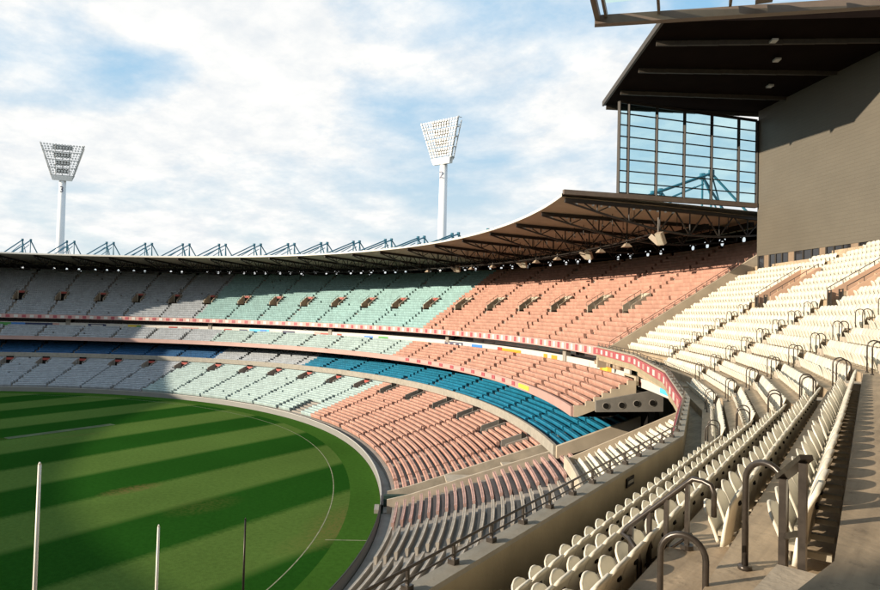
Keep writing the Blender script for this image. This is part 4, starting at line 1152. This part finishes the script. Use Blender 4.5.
o = MB(); o.hexa([at(44.9, 26.4, 14.4), at(45.2, 26.4, 14.4), at(45.2, 29.6, 14.4), at(44.9, 29.6, 14.4), at(44.9, 26.4, 17.3), at(45.2, 26.4, 17.3), at(45.2, 29.6, 17.3), at(44.9, 29.6, 17.3)]); o.build('link_wall', 'cream_wall', near)
o = MB(); o.hexa([at(42.0, 26.2, 14.6), at(44.9, 26.2, 14.6), at(44.9, 26.5, 14.6), at(42.0, 26.5, 14.6), at(42.0, 26.2, 15.5), at(44.9, 26.2, 15.5), at(44.9, 26.5, 15.5), at(42.0, 26.5, 15.5)]); o.build('link_wall', 'cream_wall', near)
box_on(42.4, 44.6, 26.12, 14.9, 15.3, .06, 'link_opening', 'darkgap', near)
bal = box_on(45.3, 52.0, 25.9, 15.75, 16.25, .10, 'balcony_front', 'bronze', near)
for q in range(7):
    box_on(45.5 + q * .92, 45.5 + q * .92 + .62, 25.84, 15.86, 16.15, .05, 'balcony_panel', 'speaker', near)

# ================================================================== FLOODLIGHT TOWERS
def tower(x, y, label, digit):
    t = thing('floodlight_tower', label, 'light tower', (x, y, 0), 0, None)
    to_c = Vector((-x, -y, 0)).normalized(); side = Vector((-to_c.y, to_c.x, 0)); uz = Vector((0, 0, 1)); c = Vector((x, y, 0))
    o = MB(); o.tube([c, c + uz * 30, c + uz * 66], [1.75, 1.4, 1.12], 20); o.build('pole', 'polewhite', t, smooth=True)
    fd = (to_c * math.cos(R(8)) - uz * math.sin(R(8))).normalized(); uu = side.cross(fd)
    if uu.z < 0: uu = -uu
    B0 = c + uz * 65.8 + to_c * .9
    def hp(a, h, dd=0): return B0 + side * a + uu * h + fd * dd
    def hw(h): return 3.2 + (6.95 - 3.2) * h / 12.4
    o = MB(); o.hexa([hp(-3.0, -.6, -1), hp(3.0, -.6, -1), hp(3.0, -.6, .5), hp(-3.0, -.6, .5), hp(-3.5, 1.1, -1), hp(3.5, 1.1, -1), hp(3.5, 1.1, .8), hp(-3.5, 1.1, .8)]); o.build('base_tray', 'polewhite', t)
    o = MB()
    for sg in (-1, 1):
        o.beam(hp(sg * hw(0), 0), hp(sg * hw(12.4), 12.4), .28, .28); o.beam(hp(sg * hw(0), .5, -1.3), hp(sg * hw(11.4), 11.4, -1.8), .22, .22)
        for h in (1, 4, 7, 10, 12.1): o.beam(hp(sg * hw(h), h), hp(sg * hw(h), h, -1.6), .16, .16)
    for a in (-2.2, 0, 2.2): o.beam(hp(a, 0, -.35), hp(a, 12.3, -.35), .2, .2)
    o.build('frame', 'headgrey', t)
    for h in (1.3, 4.05, 6.8, 9.55):
        o = MB(); w = hw(h) + .2; o.hexa([hp(-w, h - .12, -1.2), hp(w, h - .12, -1.2), hp(w, h - .12, .3), hp(-w, h - .12, .3), hp(-w, h + .06, -1.2), hp(w, h + .06, -1.2), hp(w, h + .06, .3), hp(-w, h + .06, .3)]); o.build('catwalk', 'headgrey', t)
        o = MB()
        for sg in (-1, 1): pass
        w2 = w * .5; o.hexa([hp(-w2, h + .7, -.5), hp(w2, h + .7, -.5), hp(w2, h + .7, -.42), hp(-w2, h + .7, -.42), hp(-w2, h + 2.4, -.5), hp(w2, h + 2.4, -.5), hp(w2, h + 2.4, -.42), hp(-w2, h + 2.4, -.42)]); o.build('gear_panel', 'headgrey', t)
    la = MB(); lb = MB()
    for tr in range(4):
        for rr in range(3):
            h = 1.95 + tr * 2.75 + rr * .82
            n = int(2 * hw(h) / .94)
            for q in range(n + 1):
                a = -hw(h) + .25 + (2 * hw(h) - .5) * q / n
                p = hp(a, h, .25)
                la.tube([p, p + fd * .28], .34, 8); lb.tube([p - fd * .35, p], [.14, .33], 8)
    la.build('lamp_lens', 'lampglass', t, kind='stuff'); lb.build('lamp_housing', 'lampdark', t, kind='stuff')
    # number painted near the top of the pole
    cu = bpy.data.curves.new('digit', 'FONT'); cu.body = digit; cu.size = 3.0; cu.align_x = 'CENTER'; cu.extrude = .02
    tmp = bpy.data.objects.new('digit_tmp', cu); col.objects.link(tmp)
    bpy.context.view_layer.update()
    me = bpy.data.meshes.new_from_object(tmp.evaluated_get(bpy.context.evaluated_depsgraph_get()))
    bpy.data.objects.remove(tmp)
    me.materials.append(MT['navyp'])
    tc_ = (Vector((CAM.x, CAM.y, 0)) - c).normalized() * .0 + to_c
    oo = bpy.data.objects.new('painted_number', me); col.objects.link(oo)
    xax = Vector((-tc_.y, tc_.x, 0)); mw = Matrix((( xax.x, 0, tc_.x, 0), (xax.y, 0, tc_.y, 0), (0, 1, 0, 0), (0, 0, 0, 1)))
    pos = c + tc_ * 1.25 + uz * 61.0
    mw.translation = pos
    oo.parent = t; oo.matrix_parent_inverse = parent_inv(t); oo.matrix_basis = mw
tower(-135, 85, 'white floodlight tower with number 3 on its pole, lamps facing the oval', '3')
tower(-3, 139, 'bright white floodlight tower seen at an angle above the curved roof', '2')

# ================================================================== GOAL POSTS
def gpost(x, y, h, r_, m, name, label, cat, pad=True):
    t = thing(name, label, cat, (x, y, 0))
    o = MB(); o.tube([(x, y, 0), (x, y, h * .6), (x, y, h)], [r_, r_ * .9, r_ * .72], 14); o.build('pole', m, t, smooth=True)
    o = MB(); o.tube([(x, y, h), (x, y, h + .12)], [r_ * .72, r_ * .25], 14); o.build('cap', m, t, smooth=True)
    if pad:
        o = MB(); o.tube([(x, y, .02), (x, y, 2.4)], r_ * 2.6, 14); o.build('pad', 'whitepanel', t, smooth=True)
gpost(81.5, 3.2, 13.9, .105, 'post', 'goal_post', 'tallest white goal post standing in the shaded turf', 'goal post')
gpost(80.8, 9.6, 9.25, .09, 'post', 'behind_post', 'shorter white post standing between goal post and dark pole', 'goal post')
gpost(82.6, 14.0, 9.0, .075, 'black', 'net_pole', 'thin black pole standing to one side of the white posts', 'pole', pad=False)
